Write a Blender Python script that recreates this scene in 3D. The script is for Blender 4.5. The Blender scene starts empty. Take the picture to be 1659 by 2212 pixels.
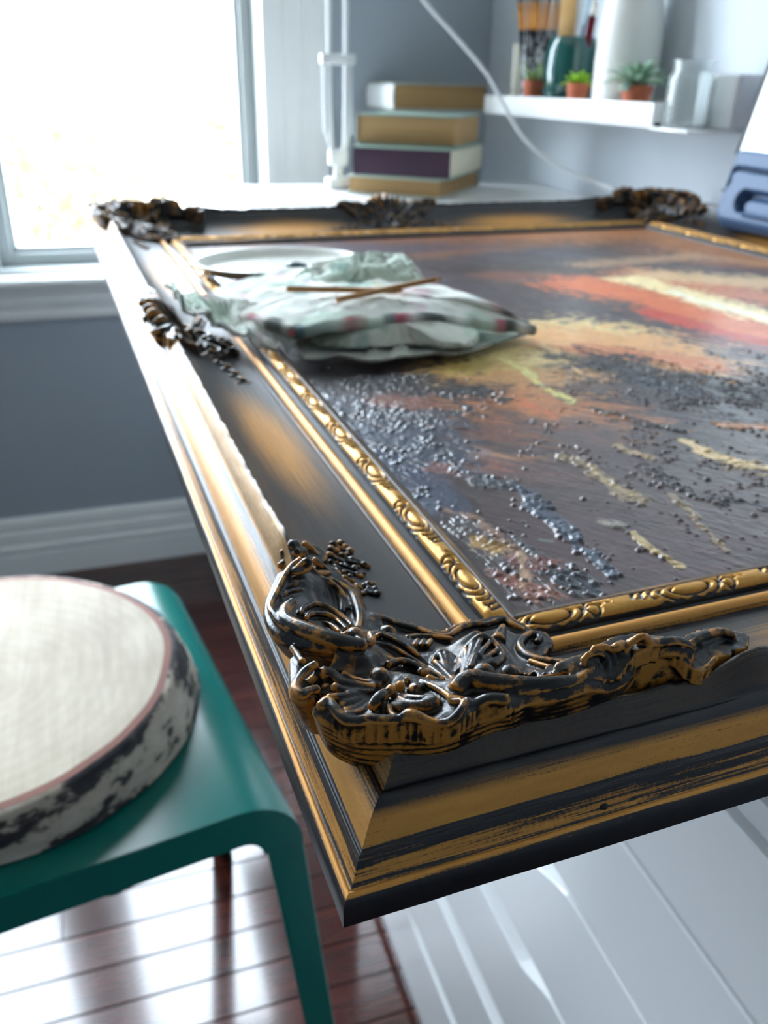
import bpy, bmesh, math, random
import numpy as np
from mathutils import Matrix, Vector
SC = bpy.context.scene
COL = SC.collection
# ------------------------------------------------------------------ camera, world, exposure
cam_d = bpy.data.cameras.new('camera'); cam = bpy.data.objects.new('camera', cam_d); COL.objects.link(cam)
cam_d.sensor_fit = 'HORIZONTAL'; cam_d.sensor_width = 36.0; cam_d.lens = 36.0 * 1833 / 1659
cam_d.clip_start = 0.01; cam_d.clip_end = 200
cam.matrix_world = Matrix([[0.9502629, 0.1235357, -0.2859008, 0], [-0.3108105, 0.4348903, -0.8451434, 0], [0.0199301, 0.8919694, 0.4516563, 1.0], [0, 0, 0, 1]])
cam_d.dof.use_dof = True; cam_d.dof.focus_distance = 0.208; cam_d.dof.aperture_fstop = 24.0
SC.camera = cam
W = bpy.data.worlds.new('world'); SC.world = W; W.use_nodes = True
bg = W.node_tree.nodes['Background']; bg.inputs[0].default_value = (0.76, 0.88, 1.0, 1); bg.inputs[1].default_value = 24.0
SC.view_settings.view_transform = 'Standard'; SC.view_settings.look = 'None'
SC.view_settings.gamma = 1.0; SC.view_settings.use_curve_mapping = False
SC.view_settings.exposure = 0.12
SC.cycles.use_denoising = True
SC.cycles.max_bounces = 10; SC.cycles.diffuse_bounces = 6; SC.cycles.glossy_bounces = 5
SC.cycles.transparent_max_bounces = 16
SC.cycles.sample_clamp_indirect = 8.0
def portal(name, loc, rot, sx, sy):
    l = bpy.data.lights.new(name, 'AREA'); l.shape = 'RECTANGLE'; l.size = sx; l.size_y = sy
    l.cycles.is_portal = True
    o = bpy.data.objects.new(name, l); COL.objects.link(o); o.location = loc; o.rotation_euler = rot
    return o
R = math.radians
portal('window_portal', (0.075, 2.02, 1.42), (R(-90), 0, 0), 0.56, 1.5)
portal('window_portal', (-0.64, 2.02, 1.42), (R(-90), 0, 0), 0.72, 1.5)
# ------------------------------------------------------------------ node helpers
class NT:
    def __init__(s, name):
        s.m = bpy.data.materials.new(name); s.m.use_nodes = True; s.t = s.m.node_tree
        s.b = s.t.nodes['Principled BSDF']; s.out = s.t.nodes['Material Output']
    def n(s, ty, **kw):
        nd = s.t.nodes.new(ty)
        for k, v in kw.items(): setattr(nd, k, v)
        return nd
    def l(s, a, b): s.t.links.new(a, b)
    def math(s, op, a, b=None, c=None, clamp=False):
        nd = s.n('ShaderNodeMath', operation=op); nd.use_clamp = clamp
        for i, x in enumerate((a, b, c)):
            if x is None: continue
            if isinstance(x, (int, float)): nd.inputs[i].default_value = x
            else: s.l(x, nd.inputs[i])
        return nd.outputs[0]
    def attr(s, name, out='Fac'):
        return s.n('ShaderNodeAttribute', attribute_name=name).outputs[out]
    def vmul(s, v, xyz):
        nd = s.n('ShaderNodeVectorMath', operation='MULTIPLY'); s.l(v, nd.inputs[0]); nd.inputs[1].default_value = xyz
        return nd.outputs[0]
    def coord(s, k='Object'): return s.n('ShaderNodeTexCoord').outputs[k]
    def noise(s, vec, scale, detail=3, rough=0.55, out=0):
        nd = s.n('ShaderNodeTexNoise'); s.l(vec, nd.inputs['Vector'])
        nd.inputs['Scale'].default_value = scale; nd.inputs['Detail'].default_value = detail; nd.inputs['Roughness'].default_value = rough
        return nd.outputs[out]
    def ramp(s, f, stops, interp='LINEAR'):
        nd = s.n('ShaderNodeValToRGB'); cr = nd.color_ramp; cr.interpolation = interp
        while len(cr.elements) > 1: cr.elements.remove(cr.elements[-1])
        for i, (p, c) in enumerate(stops):
            e = cr.elements[0] if i == 0 else cr.elements.new(p)
            e.position = p; e.color = (*c, 1) if not isinstance(c, (int, float)) else (c, c, c, 1)
        s.l(f, nd.inputs[0]); return nd.outputs[0]
    def mix(s, f, a, b):
        nd = s.n('ShaderNodeMix', data_type='RGBA')
        for k, x in ((0, f), (6, a), (7, b)):
            if isinstance(x, (int, float)): nd.inputs[k].default_value = x
            elif isinstance(x, tuple): nd.inputs[k].default_value = (*x, 1)
            else: s.l(x, nd.inputs[k])
        return nd.outputs[2]
    def set(s, **kw):
        for k, v in kw.items():
            i = s.b.inputs[k.replace('_', ' ')]
            if isinstance(v, (int, float)): i.default_value = v
            elif isinstance(v, tuple): i.default_value = (*v, 1) if len(v) == 3 else v
            else: s.l(v, i)
        return s
    def bump(s, h, strength=0.3, dist=0.001):
        nd = s.n('ShaderNodeBump'); nd.inputs['Strength'].default_value = strength; nd.inputs['Distance'].default_value = dist
        s.l(h, nd.inputs['Height']); s.l(nd.outputs[0], s.b.inputs['Normal'])
def plain(name, c, rough=0.5, metal=0.0, var=0.0, scale=60, bump=0.0, **kw):
    t = NT(name)
    if var or bump:
        nz = t.noise(t.coord(), scale, 4)
    if var:
        t.set(Base_Color=t.mix(nz, tuple(x * (1 - var) for x in c), tuple(min(1, x * (1 + var)) for x in c)))
    else: t.set(Base_Color=c)
    if bump: t.bump(nz, bump, 0.002)
    t.set(Roughness=rough, Metallic=metal, **kw)
    return t.m
# ------------------------------------------------------------------ mesh helpers
def link(name, me, mat=None, parent=None, loc=None, rot=None):
    o = bpy.data.objects.new(name, me); COL.objects.link(o)
    if mat is not None and len(me.materials) == 0: me.materials.append(mat)
    if parent is not None: o.parent = parent
    if loc is not None: o.location = loc
    if rot is not None: o.rotation_euler = rot
    return o
def nmesh(name, V, F, mat=None, parent=None, smooth=True, uv=None, attrs=None, col=None, loc=None):
    V = np.asarray(V, dtype=np.float32); me = bpy.data.meshes.new(name)
    if isinstance(F, np.ndarray):
        k = F.shape[1]; nf = len(F)
        me.vertices.add(len(V)); me.vertices.foreach_set('co', V.ravel())
        me.loops.add(nf * k); me.loops.foreach_set('vertex_index', F.astype(np.int32).ravel())
        me.polygons.add(nf); me.polygons.foreach_set('loop_start', np.arange(0, nf * k, k, dtype=np.int32))
        me.update(calc_edges=True)
        if uv is not None:
            ul = me.uv_layers.new(name='UVMap'); ul.data.foreach_set('uv', np.asarray(uv, np.float32)[F.ravel()].ravel())
    else:
        me.from_pydata(V.tolist(), [], F)
    if smooth: me.polygons.foreach_set('use_smooth', [True] * len(me.polygons))
    for k, a in (attrs or {}).items():
        at = me.attributes.new(k, 'FLOAT', 'POINT'); at.data.foreach_set('value', np.asarray(a, np.float32))
    if col is not None:
        at = me.attributes.new('Col', 'FLOAT_COLOR', 'POINT'); c4 = np.ones((len(V), 4), np.float32); c4[:, :3] = col
        at.data.foreach_set('color', c4.ravel())
    me.validate()
    return link(name, me, mat, parent, loc)
def gridfaces(nu, nv, closed_v=False):
    i, j = np.meshgrid(np.arange(nu - 1), np.arange(nv if closed_v else nv - 1), indexing='ij')
    j2 = (j + 1) % nv
    return np.stack([i * nv + j, (i + 1) * nv + j, (i + 1) * nv + j2, i * nv + j2], -1).reshape(-1, 4)
def bmobj(name, bm, mat, parent=None, loc=None, rot=None, smooth=False, ang=None):
    bmesh.ops.recalc_face_normals(bm, faces=bm.faces)
    me = bpy.data.meshes.new(name); bm.to_mesh(me); bm.free()
    if smooth: me.polygons.foreach_set('use_smooth', [True] * len(me.polygons))
    if smooth and ang:
        try: me.set_sharp_from_angle(angle=R(ang))
        except Exception: pass
    return link(name, me, mat, parent, loc, rot)
def addbox(bm, lo, hi, bev=0.0, seg=2):
    r = bmesh.ops.create_cube(bm, size=1.0)
    vs = r['verts']
    for v in vs:
        v.co = Vector([lo[i] + (v.co[i] + 0.5) * (hi[i] - lo[i]) for i in range(3)])
    if bev:
        es = list({e for v in vs for e in v.link_edges})
        bmesh.ops.bevel(bm, geom=es, offset=bev, segments=seg, profile=0.5, affect='EDGES')
def box(name, lo, hi, mat, parent=None, bev=0.0, seg=2, loc=None, rot=None):
    bm = bmesh.new(); addbox(bm, lo, hi, bev, seg)
    return bmobj(name, bm, mat, parent, loc, rot, smooth=bool(bev), ang=40)
def lathe(name, prof, mat, parent=None, loc=None, seg=40, tilt=None, squash=1.0):
    P = np.array(prof, float); a = np.linspace(0, 2 * math.pi, seg, endpoint=False)
    V = np.stack([P[:, 0:1] * np.cos(a), P[:, 0:1] * np.sin(a) * squash, np.repeat(P[:, 1:2], seg, 1)], -1).reshape(-1, 3)
    F = gridfaces(len(P), seg, True)[:, [0, 3, 2, 1]] if False else gridfaces(len(P), seg, True)
    o = nmesh(name, V, F, mat, parent, True, loc=loc)
    bm = bmesh.new(); bm.from_mesh(o.data); bmesh.ops.remove_doubles(bm, verts=bm.verts, dist=1e-6); bmesh.ops.recalc_face_normals(bm, faces=bm.faces)
    bm.to_mesh(o.data); bm.free(); o.data.polygons.foreach_set('use_smooth', [True] * len(o.data.polygons))
    o.data.set_sharp_from_angle(angle=R(50))
    if tilt: o.rotation_euler = tilt
    return o
def crom(P, n=6):
    P = np.asarray(P, float)
    if len(P) < 3:
        t = np.linspace(0, 1, n + 1)[:, None]; return P[:1] * (1 - t) + P[-1:] * t
    Q = np.vstack([2 * P[0] - P[1], P, 2 * P[-1] - P[-2]]); out = []
    for i in range(1, len(Q) - 2):
        t = np.linspace(0, 1, n, endpoint=False)[:, None]; a, b, c, d = Q[i - 1:i + 3]
        out.append(0.5 * ((2 * b) + (c - a) * t + (2 * a - 5 * b + 4 * c - d) * t * t + (3 * b - a - 3 * c + d) * t ** 3))
    return np.vstack(out + [P[-1:]])
def tubegeo(P, r, seg=10, cap=True):
    """closed tube along P (n,3) with radii r (n) -> V, faces(list)"""
    P = np.asarray(P, float); n = len(P); r = np.broadcast_to(np.asarray(r, float), (n,))
    T = np.gradient(P, axis=0); T /= np.linalg.norm(T, axis=1)[:, None] + 1e-12
    up = np.array([0, 0, 1.0]) if abs(T[0, 2]) < 0.9 else np.array([1.0, 0, 0])
    N = []; v = np.cross(T[0], up); v /= np.linalg.norm(v)
    for i in range(n):
        v = v - T[i] * np.dot(v, T[i]); v /= np.linalg.norm(v) + 1e-12; N.append(v.copy())
    N = np.array(N); B = np.cross(T, N); a = np.linspace(0, 2 * math.pi, seg, endpoint=False)
    V = P[:, None] + r[:, None, None] * (N[:, None] * np.cos(a)[None, :, None] + B[:, None] * np.sin(a)[None, :, None])
    V = V.reshape(-1, 3); F = gridfaces(n, seg, True).tolist()
    if cap:
        V = np.vstack([V, P[0] - T[0] * r[0] * 0.7, P[-1] + T[-1] * r[-1] * 0.7]); k = n * seg
        F += [[k, (j + 1) % seg, j] for j in range(seg)]
        F += [[k + 1, (n - 1) * seg + j, (n - 1) * seg + (j + 1) % seg] for j in range(seg)]
    return V, F
def merge(parts):
    Vs, Fs, o = [], [], 0
    for V, F in parts:
        Vs.append(np.asarray(V, float)); Fs += [[i + o for i in f] for f in F]; o += len(V)
    return np.vstack(Vs), Fs
def tube(name, P, r, mat, parent=None, seg=10, sub=8):
    V, F = tubegeo(crom(P, sub), r, seg); return nmesh(name, V, F, mat, parent)
_ic = None
def ico(c, r, sub=2):
    bm = bmesh.new(); bmesh.ops.create_icosphere(bm, subdivisions=sub, radius=1.0)
    V = np.array([v.co[:] for v in bm.verts]) * np.asarray(r) + np.asarray(c); F = [[v.index for v in f.verts] for f in bm.faces]; bm.free()
    return V, F
def remesh(V, F, voxel):
    me = bpy.data.meshes.new('tmp'); me.from_pydata(np.asarray(V).tolist(), [], F)
    o = bpy.data.objects.new('tmp', me); COL.objects.link(o)
    m = o.modifiers.new('r', 'REMESH'); m.mode = 'VOXEL'; m.voxel_size = voxel; m.adaptivity = 0.0
    dg = bpy.context.evaluated_depsgraph_get(); dg.update()
    res = bpy.data.meshes.new_from_object(o.evaluated_get(dg))
    bpy.data.objects.remove(o); bpy.data.meshes.remove(me)
    n = len(res.vertices); co = np.empty(n * 3, np.float32); res.vertices.foreach_get('co', co); co = co.reshape(-1, 3).astype(float)
    return res, co
def relief_attrs(me, co, it=14, scale=0.0006, relax=1):
    ne = len(me.edges); e = np.empty(ne * 2, np.int32); me.edges.foreach_get('vertices', e); e = e.reshape(-1, 2)
    n = len(co); deg = np.bincount(e.ravel(), minlength=n)[:, None].astype(float) + 1e-9
    def lap(p):
        s = np.empty_like(p)
        for k in range(3):
            s[:, k] = np.bincount(e[:, 0], p[e[:, 1], k], n) + np.bincount(e[:, 1], p[e[:, 0], k], n)
        return s / deg
    for _ in range(relax): co = co * 0.5 + lap(co) * 0.5
    me.vertices.foreach_set('co', co.astype(np.float32).ravel()); me.update()
    nr = np.empty(n * 3, np.float32); me.vertices.foreach_get('normal', nr); nr = nr.reshape(-1, 3)
    q = co.copy()
    for _ in range(it): q = q * 0.4 + lap(q) * 0.6
    rd = ((co - q) * nr).sum(1) / scale
    at = me.attributes.new('ridge', 'FLOAT', 'POINT'); at.data.foreach_set('value', rd.astype(np.float32))
    me.polygons.foreach_set('use_smooth', [True] * len(me.polygons))
    return co
rng = np.random.RandomState(5)
_T = rng.rand(256, 256)
def vnoise(x, y, s=0):
    x = np.asarray(x, float) + s * 17.31; y = np.asarray(y, float) + s * 9.77
    xi = np.floor(x).astype(int); yi = np.floor(y).astype(int); fx = x - xi; fy = y - yi
    fx = fx * fx * (3 - 2 * fx); fy = fy * fy * (3 - 2 * fy)
    g = lambda a, b: _T[a & 255, b & 255]
    return (g(xi, yi) * (1 - fx) + g(xi + 1, yi) * fx) * (1 - fy) + (g(xi, yi + 1) * (1 - fx) + g(xi + 1, yi + 1) * fx) * fy
def fbm(x, y, s=0, o=4):
    v = 0; a = 0.5
    for k in range(o):
        v = v + a * vnoise(x * 2 ** k, y * 2 ** k, s + k * 3); a *= 0.5
    return v / (1 - 0.5 ** o)
def sstep(a, b, x):
    t = np.clip((x - a) / (b - a), 0, 1); return t * t * (3 - 2 * t)
def lin(c): 
    c = np.asarray(c, float) / 255.0; return np.where(c <= 0.04045, c / 12.92, ((c + 0.055) / 1.055) ** 2.4)
def L3(r, g, b): return tuple(float(x) for x in lin((r, g, b)))
# ------------------------------------------------------------------ tags
def thing(name, label, cat, loc=(0, 0, 0), rz=0.0, group=None, rot=None):
    o = bpy.data.objects.new(name, None); COL.objects.link(o); o.empty_display_size = 0.02
    o.location = loc; o.rotation_euler = rot if rot else (0, 0, rz)
    return tag(o, label, cat, group)
def tag(o, label, cat, group=None):
    o['label'] = label; o['category'] = cat
    if group: o['group'] = group
    return o
def struct(o): o['kind'] = 'structure'; return o
# ------------------------------------------------------------------ materials of the room
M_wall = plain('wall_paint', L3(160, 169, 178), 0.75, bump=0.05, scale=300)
M_trim = plain('trim_paint', L3(238, 239, 238), 0.35)
M_white = plain('white_lacquer', L3(242, 243, 243), 0.22)
M_ceil = plain('ceiling_paint', (0.7, 0.7, 0.7), 0.9)
def floor_mat():
    t = NT('dark_stained_hardwood'); oi = t.n('ShaderNodeObjectInfo').outputs['Random']; c = t.coord('Object')
    g = t.noise(t.vmul(c, (6, 90, 30)), 1.0, 6, 0.6)
    base = t.ramp(g, [(0.25, L3(38, 15, 12)), (0.5, L3(66, 27, 20)), (0.75, L3(88, 40, 29))])
    k = t.ramp(oi, [(0, 0.7), (1, 1.2)])
    nd = t.n('ShaderNodeMix', data_type='RGBA', blend_type='MULTIPLY'); nd.inputs[0].default_value = 1; t.l(base, nd.inputs[6]); t.l(k, nd.inputs[7])
    r = t.math('MULTIPLY_ADD', t.noise(c, 9, 3), 0.10, 0.10)
    t.set(Base_Color=nd.outputs[2], Roughness=r, Coat_Weight=0.6, Coat_Roughness=0.08)
    t.bump(t.math('ADD', t.math('MULTIPLY', t.noise(c, 3.0, 2), 3.0), t.math('MULTIPLY', g, 0.2)), 0.06, 0.004)
    return t.m
M_floor = floor_mat()
# ------------------------------------------------------------------ room shell
XW, YW, XL, YB, ZC = 0.815, 1.80, -1.75, -2.35, 2.45
def wallmesh(name, boxes, mat):
    bm = bmesh.new()
    for lo, hi in boxes: addbox(bm, lo, hi)
    return struct(bmobj(name, bm, mat))
G1, G2 = (-0.185, 0.345), (-0.99, -0.30)       # window openings in the far wall
ZS, ZT = 0.655, 2.15
T2 = YW + 0.20
wallmesh('wall_far', [((XL - .12, YW, 0), (XW + .12, T2, ZS)), ((XL - .12, YW, ZT), (XW + .12, T2, ZC)), ((XL - .12, YW, ZS), (G2[0], T2, ZT)),
                      ((G2[1], YW, ZS), (G1[0], T2, ZT)), ((G1[1], YW, ZS), (XW + .12, T2, ZT))], M_wall)
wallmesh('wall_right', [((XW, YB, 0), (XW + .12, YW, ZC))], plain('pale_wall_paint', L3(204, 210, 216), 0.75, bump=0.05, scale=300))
wallmesh('wall_left', [((XL - .12, YB, 0), (XL, YW, ZC))], M_wall)
wallmesh('wall_back', [((XL - .12, YB - .12, 0), (XW + .12, YB, ZC))], M_wall)
struct(box('ceiling', (XL - .12, YB - .12, ZC), (XW + .12, T2, ZC + .1), M_ceil))
fl = struct(box('floor', (XL - .12, YB - .12, -0.06), (XW + .12, T2, -0.0035), plain('subfloor', (0.01, 0.006, 0.005), 0.8)))
# floor strips, one object each where the picture shows them
PW = 0.0552; rr = random.Random(3); plank_cache = {}
def plank(x0, x1, y):
    key = round(x1 - x0, 3)
    if key not in plank_cache:
        bm = bmesh.new(); L_ = x1 - x0
        addbox(bm, (0, 0.0004, -0.004), (L_, PW - 0.0004, 0.0), 0.0011, 1)
        bmesh.ops.recalc_face_normals(bm, faces=bm.faces)
        me = bpy.data.meshes.new('plank'); bm.to_mesh(me); bm.free(); me.materials.append(M_floor); plank_cache[key] = me
    o = link('plank', plank_cache[key], None, fl, (x0, y, 0)); return o
row = 0; y = 0.10
while y < YW - 0.02:
    x = -0.75 - rr.choice([0, .1, .2, .3, .4, .5])
    while x < 0.80:
        L_ = rr.choice([0.5, 0.7, 0.9]); x1 = min(x + L_, 0.812)
        if x1 - x < 0.06: x1 = min(x + .06, .8145)
        plank(x, x1, y); x = x1
        if x > 0.79: break
    y += PW; row += 1
bm = bmesh.new()
y = YB
while y < 0.045: addbox(bm, (XL, y + .0004, -.0037), (XW, y + PW - .0004, 0)); y += PW
y = 0.10
while y < YW - 0.02: addbox(bm, (XL, y + .0004, -.0037), (-1.26, y + PW - .0004, -0.0002)); y += PW
o = bmobj('floor_strips', bm, M_floor, fl); o['kind'] = 'stuff'
# baseboard with its stepped profile
def sweepx(name, prof, x0, x1, y0, mat, sign=-1, parent=None):
    """profile (depth, z) swept along X, standing on plane y0, depth grows to -Y"""
    n = len(prof); V = [(x, y0 + sign * d, z) for x in (x0, x1) for d, z in prof]
    F = [[i, (i + 1) % n, n + (i + 1) % n, n + i] for i in range(n)] + [list(range(n))[::-1], list(range(n, 2 * n))]
    o = nmesh(name, V, F, mat, parent, False)
    bm = bmesh.new(); bm.from_mesh(o.data); bmesh.ops.recalc_face_normals(bm, faces=bm.faces); bm.to_mesh(o.data); bm.free()
    return o
bbp = [(0, 0), (.016, 0), (.016, .052), (.0145, .058), (.016, .064), (.0155, .074), (.011, .080), (.0125, .086), (.0115, .104), (.0075, .111), (.0095, .117), (.008, .132), (.004, .139), (.003, .142), (0, .142)]
struct(sweepx('baseboard_far', bbp, XL, XW, YW, M_trim))
o = struct(sweepx('baseboard_right', bbp, YB, YW - .016, 0, M_trim)); o.rotation_euler = (0, 0, R(90)); o.location = (XW, 0, 0)
# ------------------------------------------------------------------ windows
M_glass = NT('window_glass')
_t = M_glass; _t.t.nodes.remove(_t.b)
_a = _t.n('ShaderNodeBsdfTransparent'); _g = _t.n('ShaderNodeBsdfGlossy'); _g.inputs['Roughness'].default_value = 0.02
_f = _t.n('ShaderNodeLayerWeight'); _fr = _t.math('MULTIPLY_ADD', _t.math('POWER', _f.outputs['Facing'], 5.0), .8, .03); _mx = _t.n('ShaderNodeMixShader')
_t.l(_fr, _mx.inputs[0]); _t.l(_a.outputs[0], _mx.inputs[1]); _t.l(_g.outputs[0], _mx.inputs[2]); _t.l(_mx.outputs[0], _t.out.inputs[0])
M_glass = M_glass.m
def framebars(bm, x0, x1, z0, z1, w, y0, y1, bev=0.003):
    addbox(bm, (x0, y0, z0), (x0 + w, y1, z1), bev); addbox(bm, (x1 - w, y0, z0), (x1, y1, z1), bev)
    addbox(bm, (x0 + w - .002, y0, z0), (x1 - w + .002, y1, z0 + w), bev); addbox(bm, (x0 + w - .002, y0, z1 - w), (x1 - w + .002, y1, z1), bev)
M_sash = plain('vinyl_sash_shaded', L3(172, 178, 178), .4)  # white vinyl, colour darkened to stand in for backlit shade
def window(name, g):
    x0, x1 = g; w0 = struct(bpy.data.objects.new(name, None)); COL.objects.link(w0); w0.location = ((x0 + x1) / 2, YW, ZS); cx = (x0 + x1) / 2
    tx = lambda o: (setattr(o, 'location', (-cx, -YW, -ZS)), o)[1]
    bm = bmesh.new(); framebars(bm, x0, x1, ZS, ZT, .030, YW + .055, YW + .12); tx(bmobj('sash_frame', bm, M_sash, w0, smooth=True, ang=40))
    bm = bmesh.new(); framebars(bm, x0 + .028, x1 - .028, ZS + .028, ZT - .028, .012, YW + .066, YW + .11, .004); tx(bmobj('glazing_bead', bm, M_sash, w0, smooth=True, ang=40))
    bm = bmesh.new(); addbox(bm, (x0 + .036, YW + .088, ZS + .036), (x1 - .036, YW + .091, ZT - .036)); tx(bmobj('pane', bm, M_glass, w0))
    bm = bmesh.new(); framebars(bm, x0 - .001, x1 + .001, ZS - .001, ZT + .001, .008, YW + .002, YW + .056, .002); tx(bmobj('jamb', bm, M_sash, w0, smooth=True, ang=40))
    return w0
window('window_1', G1); window('window_2', G2)
# casing: right upright, left upright, mullion, stool and apron
def casing(name, x0, x1, steps, z0, z1):
    bm = bmesh.new()
    for a, b, d in steps: addbox(bm, (x0 + a * (x1 - x0), YW - d, z0), (x0 + b * (x1 - x0), YW + .002, z1), .0025)
    return struct(bmobj(name, bm, M_trim, smooth=True, ang=40))
casing('trim_1', G1[1] - .002, .470, [(0, .22, .016), (.20, .34, .010), (.32, .62, .014), (.60, .72, .0185), (.70, 1.0, .0225)], ZS, ZT + .09)
casing('trim_2', -1.115, G2[0] + .002, [(0, .3, .0225), (.28, .68, .0185), (.66, 1, .014)], ZS, ZT + .09)
casing('trim_3', G2[1] - .002, G1[0] + .002, [(0, .2, .018), (.18, .82, .012), (.8, 1, .018)], ZS, ZT + .01)
struct(box('trim_4', (-1.115, YW - .0225, ZT - .002), (.470, YW + .002, ZT + .09), M_trim, bev=.003))
struct(sweepx('trim_5', [(-.055, .655), (.040, .655), (.046, .651), (.048, .645), (.046, .639), (.040, .635), (-.02, .635)], -1.15, .505, YW, M_trim))
struct(sweepx('trim_6', [(0, .635), (.022, .635), (.023, .624), (.016, .618), (.019, .606), (.0165, .596), (.012, .590), (.014, .578), (.010, .568), (0, .568)], -1.10, .455, YW, M_trim))
# ------------------------------------------------------------------ outside: pale ground and dry shrubs in the glare
gr = struct(box('ground_outside', (-9, T2 + .05, -1.0), (9, 16, -.75), plain('dry_grass', L3(196, 186, 160), .95, var=.25, scale=3)))
_t = NT('dry_leaves'); _t.t.nodes.remove(_t.b)
_d = _t.n('ShaderNodeBsdfDiffuse'); _d.inputs[0].default_value = (*L3(140, 127, 104), 1); _a = _t.n('ShaderNodeBsdfTranslucent'); _a.inputs[0].default_value = (*L3(150, 134, 108), 1)
_ad = _t.n('ShaderNodeMixShader'); _ad.inputs[0].default_value = .5; _t.l(_d.outputs[0], _ad.inputs[1]); _t.l(_a.outputs[0], _ad.inputs[2]); _t.l(_ad.outputs[0], _t.out.inputs[0])
M_shr = _t.m
def shrub(loc, s, label):
    q = np.random.RandomState(int(abs(loc[0] * 100)) + 3); V = []; F = []
    t = thing('shrub', label, 'shrub', loc, group=None)
    n = 1500; d = q.normal(size=(n, 3)); d /= np.linalg.norm(d, axis=1)[:, None]; p = d * (q.rand(n, 1) ** .33) * np.array([s, s, s * 1.15]) + np.array([0, 0, s * 1.1])
    for k in range(n):
        a = q.normal(size=3); a /= np.linalg.norm(a); b = np.cross(a, q.normal(size=3)); b /= np.linalg.norm(b) + 1e-9; w = .06 * s
        V += [p[k] - a * w * 1.8, p[k] + b * w * .6, p[k] + a * w * 1.8, p[k] - b * w * .6]; F.append([4 * k, 4 * k + 1, 4 * k + 2, 4 * k + 3])
    o = nmesh('foliage', V, F, M_shr, t, False); o['kind'] = 'stuff'
    tube('stem', [(0, 0, -.05), (.03, 0, s * .5), (0, .02, s)], .05 * s, M_shr, t)
shrub((-.35, 7.2, -.75), .85, 'dry tan shrub outside the window, left of the two')
shrub((1.6, 9.2, -.75), 1.0, 'dry tan shrub outside the window, right of the two')
# ------------------------------------------------------------------ desk, drawers
ZD = 0.836
dk = thing('desk', 'white desk with a plain top under the gilt frame and the books', 'desk', (0.16, 0.16, 0))
box('tabletop', (0, 0, ZD - .036), (.650, 1.420, ZD - .0005), M_white, dk, .003)
for lx, ly in ((.598, .03), (.598, 1.34), (.06, 1.34)): box('leg', (lx, ly, 0), (lx + .045, ly + .045, ZD - .036), M_white, dk, .003)
dr = thing('drawer_unit', 'white drawer unit with graduated fronts standing under the desk', 'drawers', (.252, .155, 0))
DY = .67; DZ = .713
box('carcass', (.020, .0, .006), (.50, DY, DZ), M_white, dr, .0015)
M_gap = plain('drawer_shadow_gap', (.35, .36, .37), .6)
def drawer(z0, z1, dip):
    """front panel whose upper edge dips in the middle as a finger grip"""
    ys = np.linspace(.003, DY - .003, 60); c = DY * .5 + .005
    top = z1 - .0022 - dip * (sstep(c - .165, c - .105, ys) * (1 - sstep(c + .105, c + .165, ys)))
    V = []; n = len(ys)
    for x in (0.0, .017):
        for zz in (np.full(n, z0 + .0022), top): V += [(x, a, b) for a, b in zip(ys, zz)]
    q = lambda x, k, i: x * 2 * n + k * n + i
    F = []
    for i in range(n - 1):
        F += [[q(0, 0, i), q(0, 1, i), q(0, 1, i + 1), q(0, 0, i + 1)], [q(1, 0, i), q(1, 0, i + 1), q(1, 1, i + 1), q(1, 1, i)],
              [q(0, 1, i), q(1, 1, i), q(1, 1, i + 1), q(0, 1, i + 1)], [q(0, 0, i), q(0, 0, i + 1), q(1, 0, i + 1), q(1, 0, i)]]
    F += [[q(0, 0, 0), q(1, 0, 0), q(1, 1, 0), q(0, 1, 0)], [q(0, 0, n - 1), q(0, 1, n - 1), q(1, 1, n - 1), q(1, 0, n - 1)]]
    o = nmesh('drawer_front', V, F, M_white, dr, False)
    bm = bmesh.new(); bm.from_mesh(o.data); bmesh.ops.recalc_face_normals(bm, faces=bm.faces); bm.to_mesh(o.data); bm.free()
    o.modifiers.new('b', 'BEVEL').width = .0012; return o
zl = [.030, .147, .277, .398, .510, .605, .695]
for a, b, d in zip(zl[:-1], zl[1:], (.012, .022, .022, .020, .018, .014)): drawer(a, b, d)
box('plinth', (.004, .002, 0.0), (.02, DY - .002, .029), M_white, dr, .001); box('top_rail', (.004, .002, .697), (.02, DY - .002, DZ), M_white, dr, .001)
# ------------------------------------------------------------------ teal stool
M_teal = plain('teal_paint', L3(8, 108, 100), .26, var=.06, scale=20)
st = thing('stool', 'teal painted metal stool carrying the round log slice', 'stool', (-0.1215, 0.6538, 0), 0.1492)
SW, SD, SZ, SR = .40, .375, .49, .052     # width, depth, height, bend radius
def stool_section(off):
    r = SR - off; pts = []
    for k in range(9):
        a = k / 8 * math.pi / 2; pts.append((SW / 2 - SR + r * math.sin(a), SZ - SR + r * math.cos(a)))
    return pts
th = .0035
def sheet(outer, inner, y0, y1):
    pr = outer + inner[::-1]; n = len(pr); V = [(x, y, z) for y in (y0, y1) for x, z in pr]
    F = [[i, (i + 1) % n, n + (i + 1) % n, n + i] for i in range(n)]
    m = len(outer)
    for b in (0, n): F += [[b + i, b + i + 1, b + n - 2 - i, b + n - 1 - i] for i in range(m - 1)]
    return V, F
o1 = stool_section(0); i1 = stool_section(th)
outer = [(-x, z) for x, z in o1[::-1]] + o1; inner = [(-x, z) for x, z in i1[::-1]] + i1
V, F = sheet(outer, inner, -SD / 2, SD / 2)
o = nmesh('seat', V, F, M_teal, st)
bm = bmesh.new(); bm.from_mesh(o.data); bmesh.ops.recalc_face_normals(bm, faces=bm.faces); bm.to_mesh(o.data); bm.free(); o.data.set_sharp_from_angle(angle=R(40))
LEGW = .031; SPL = .035
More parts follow.
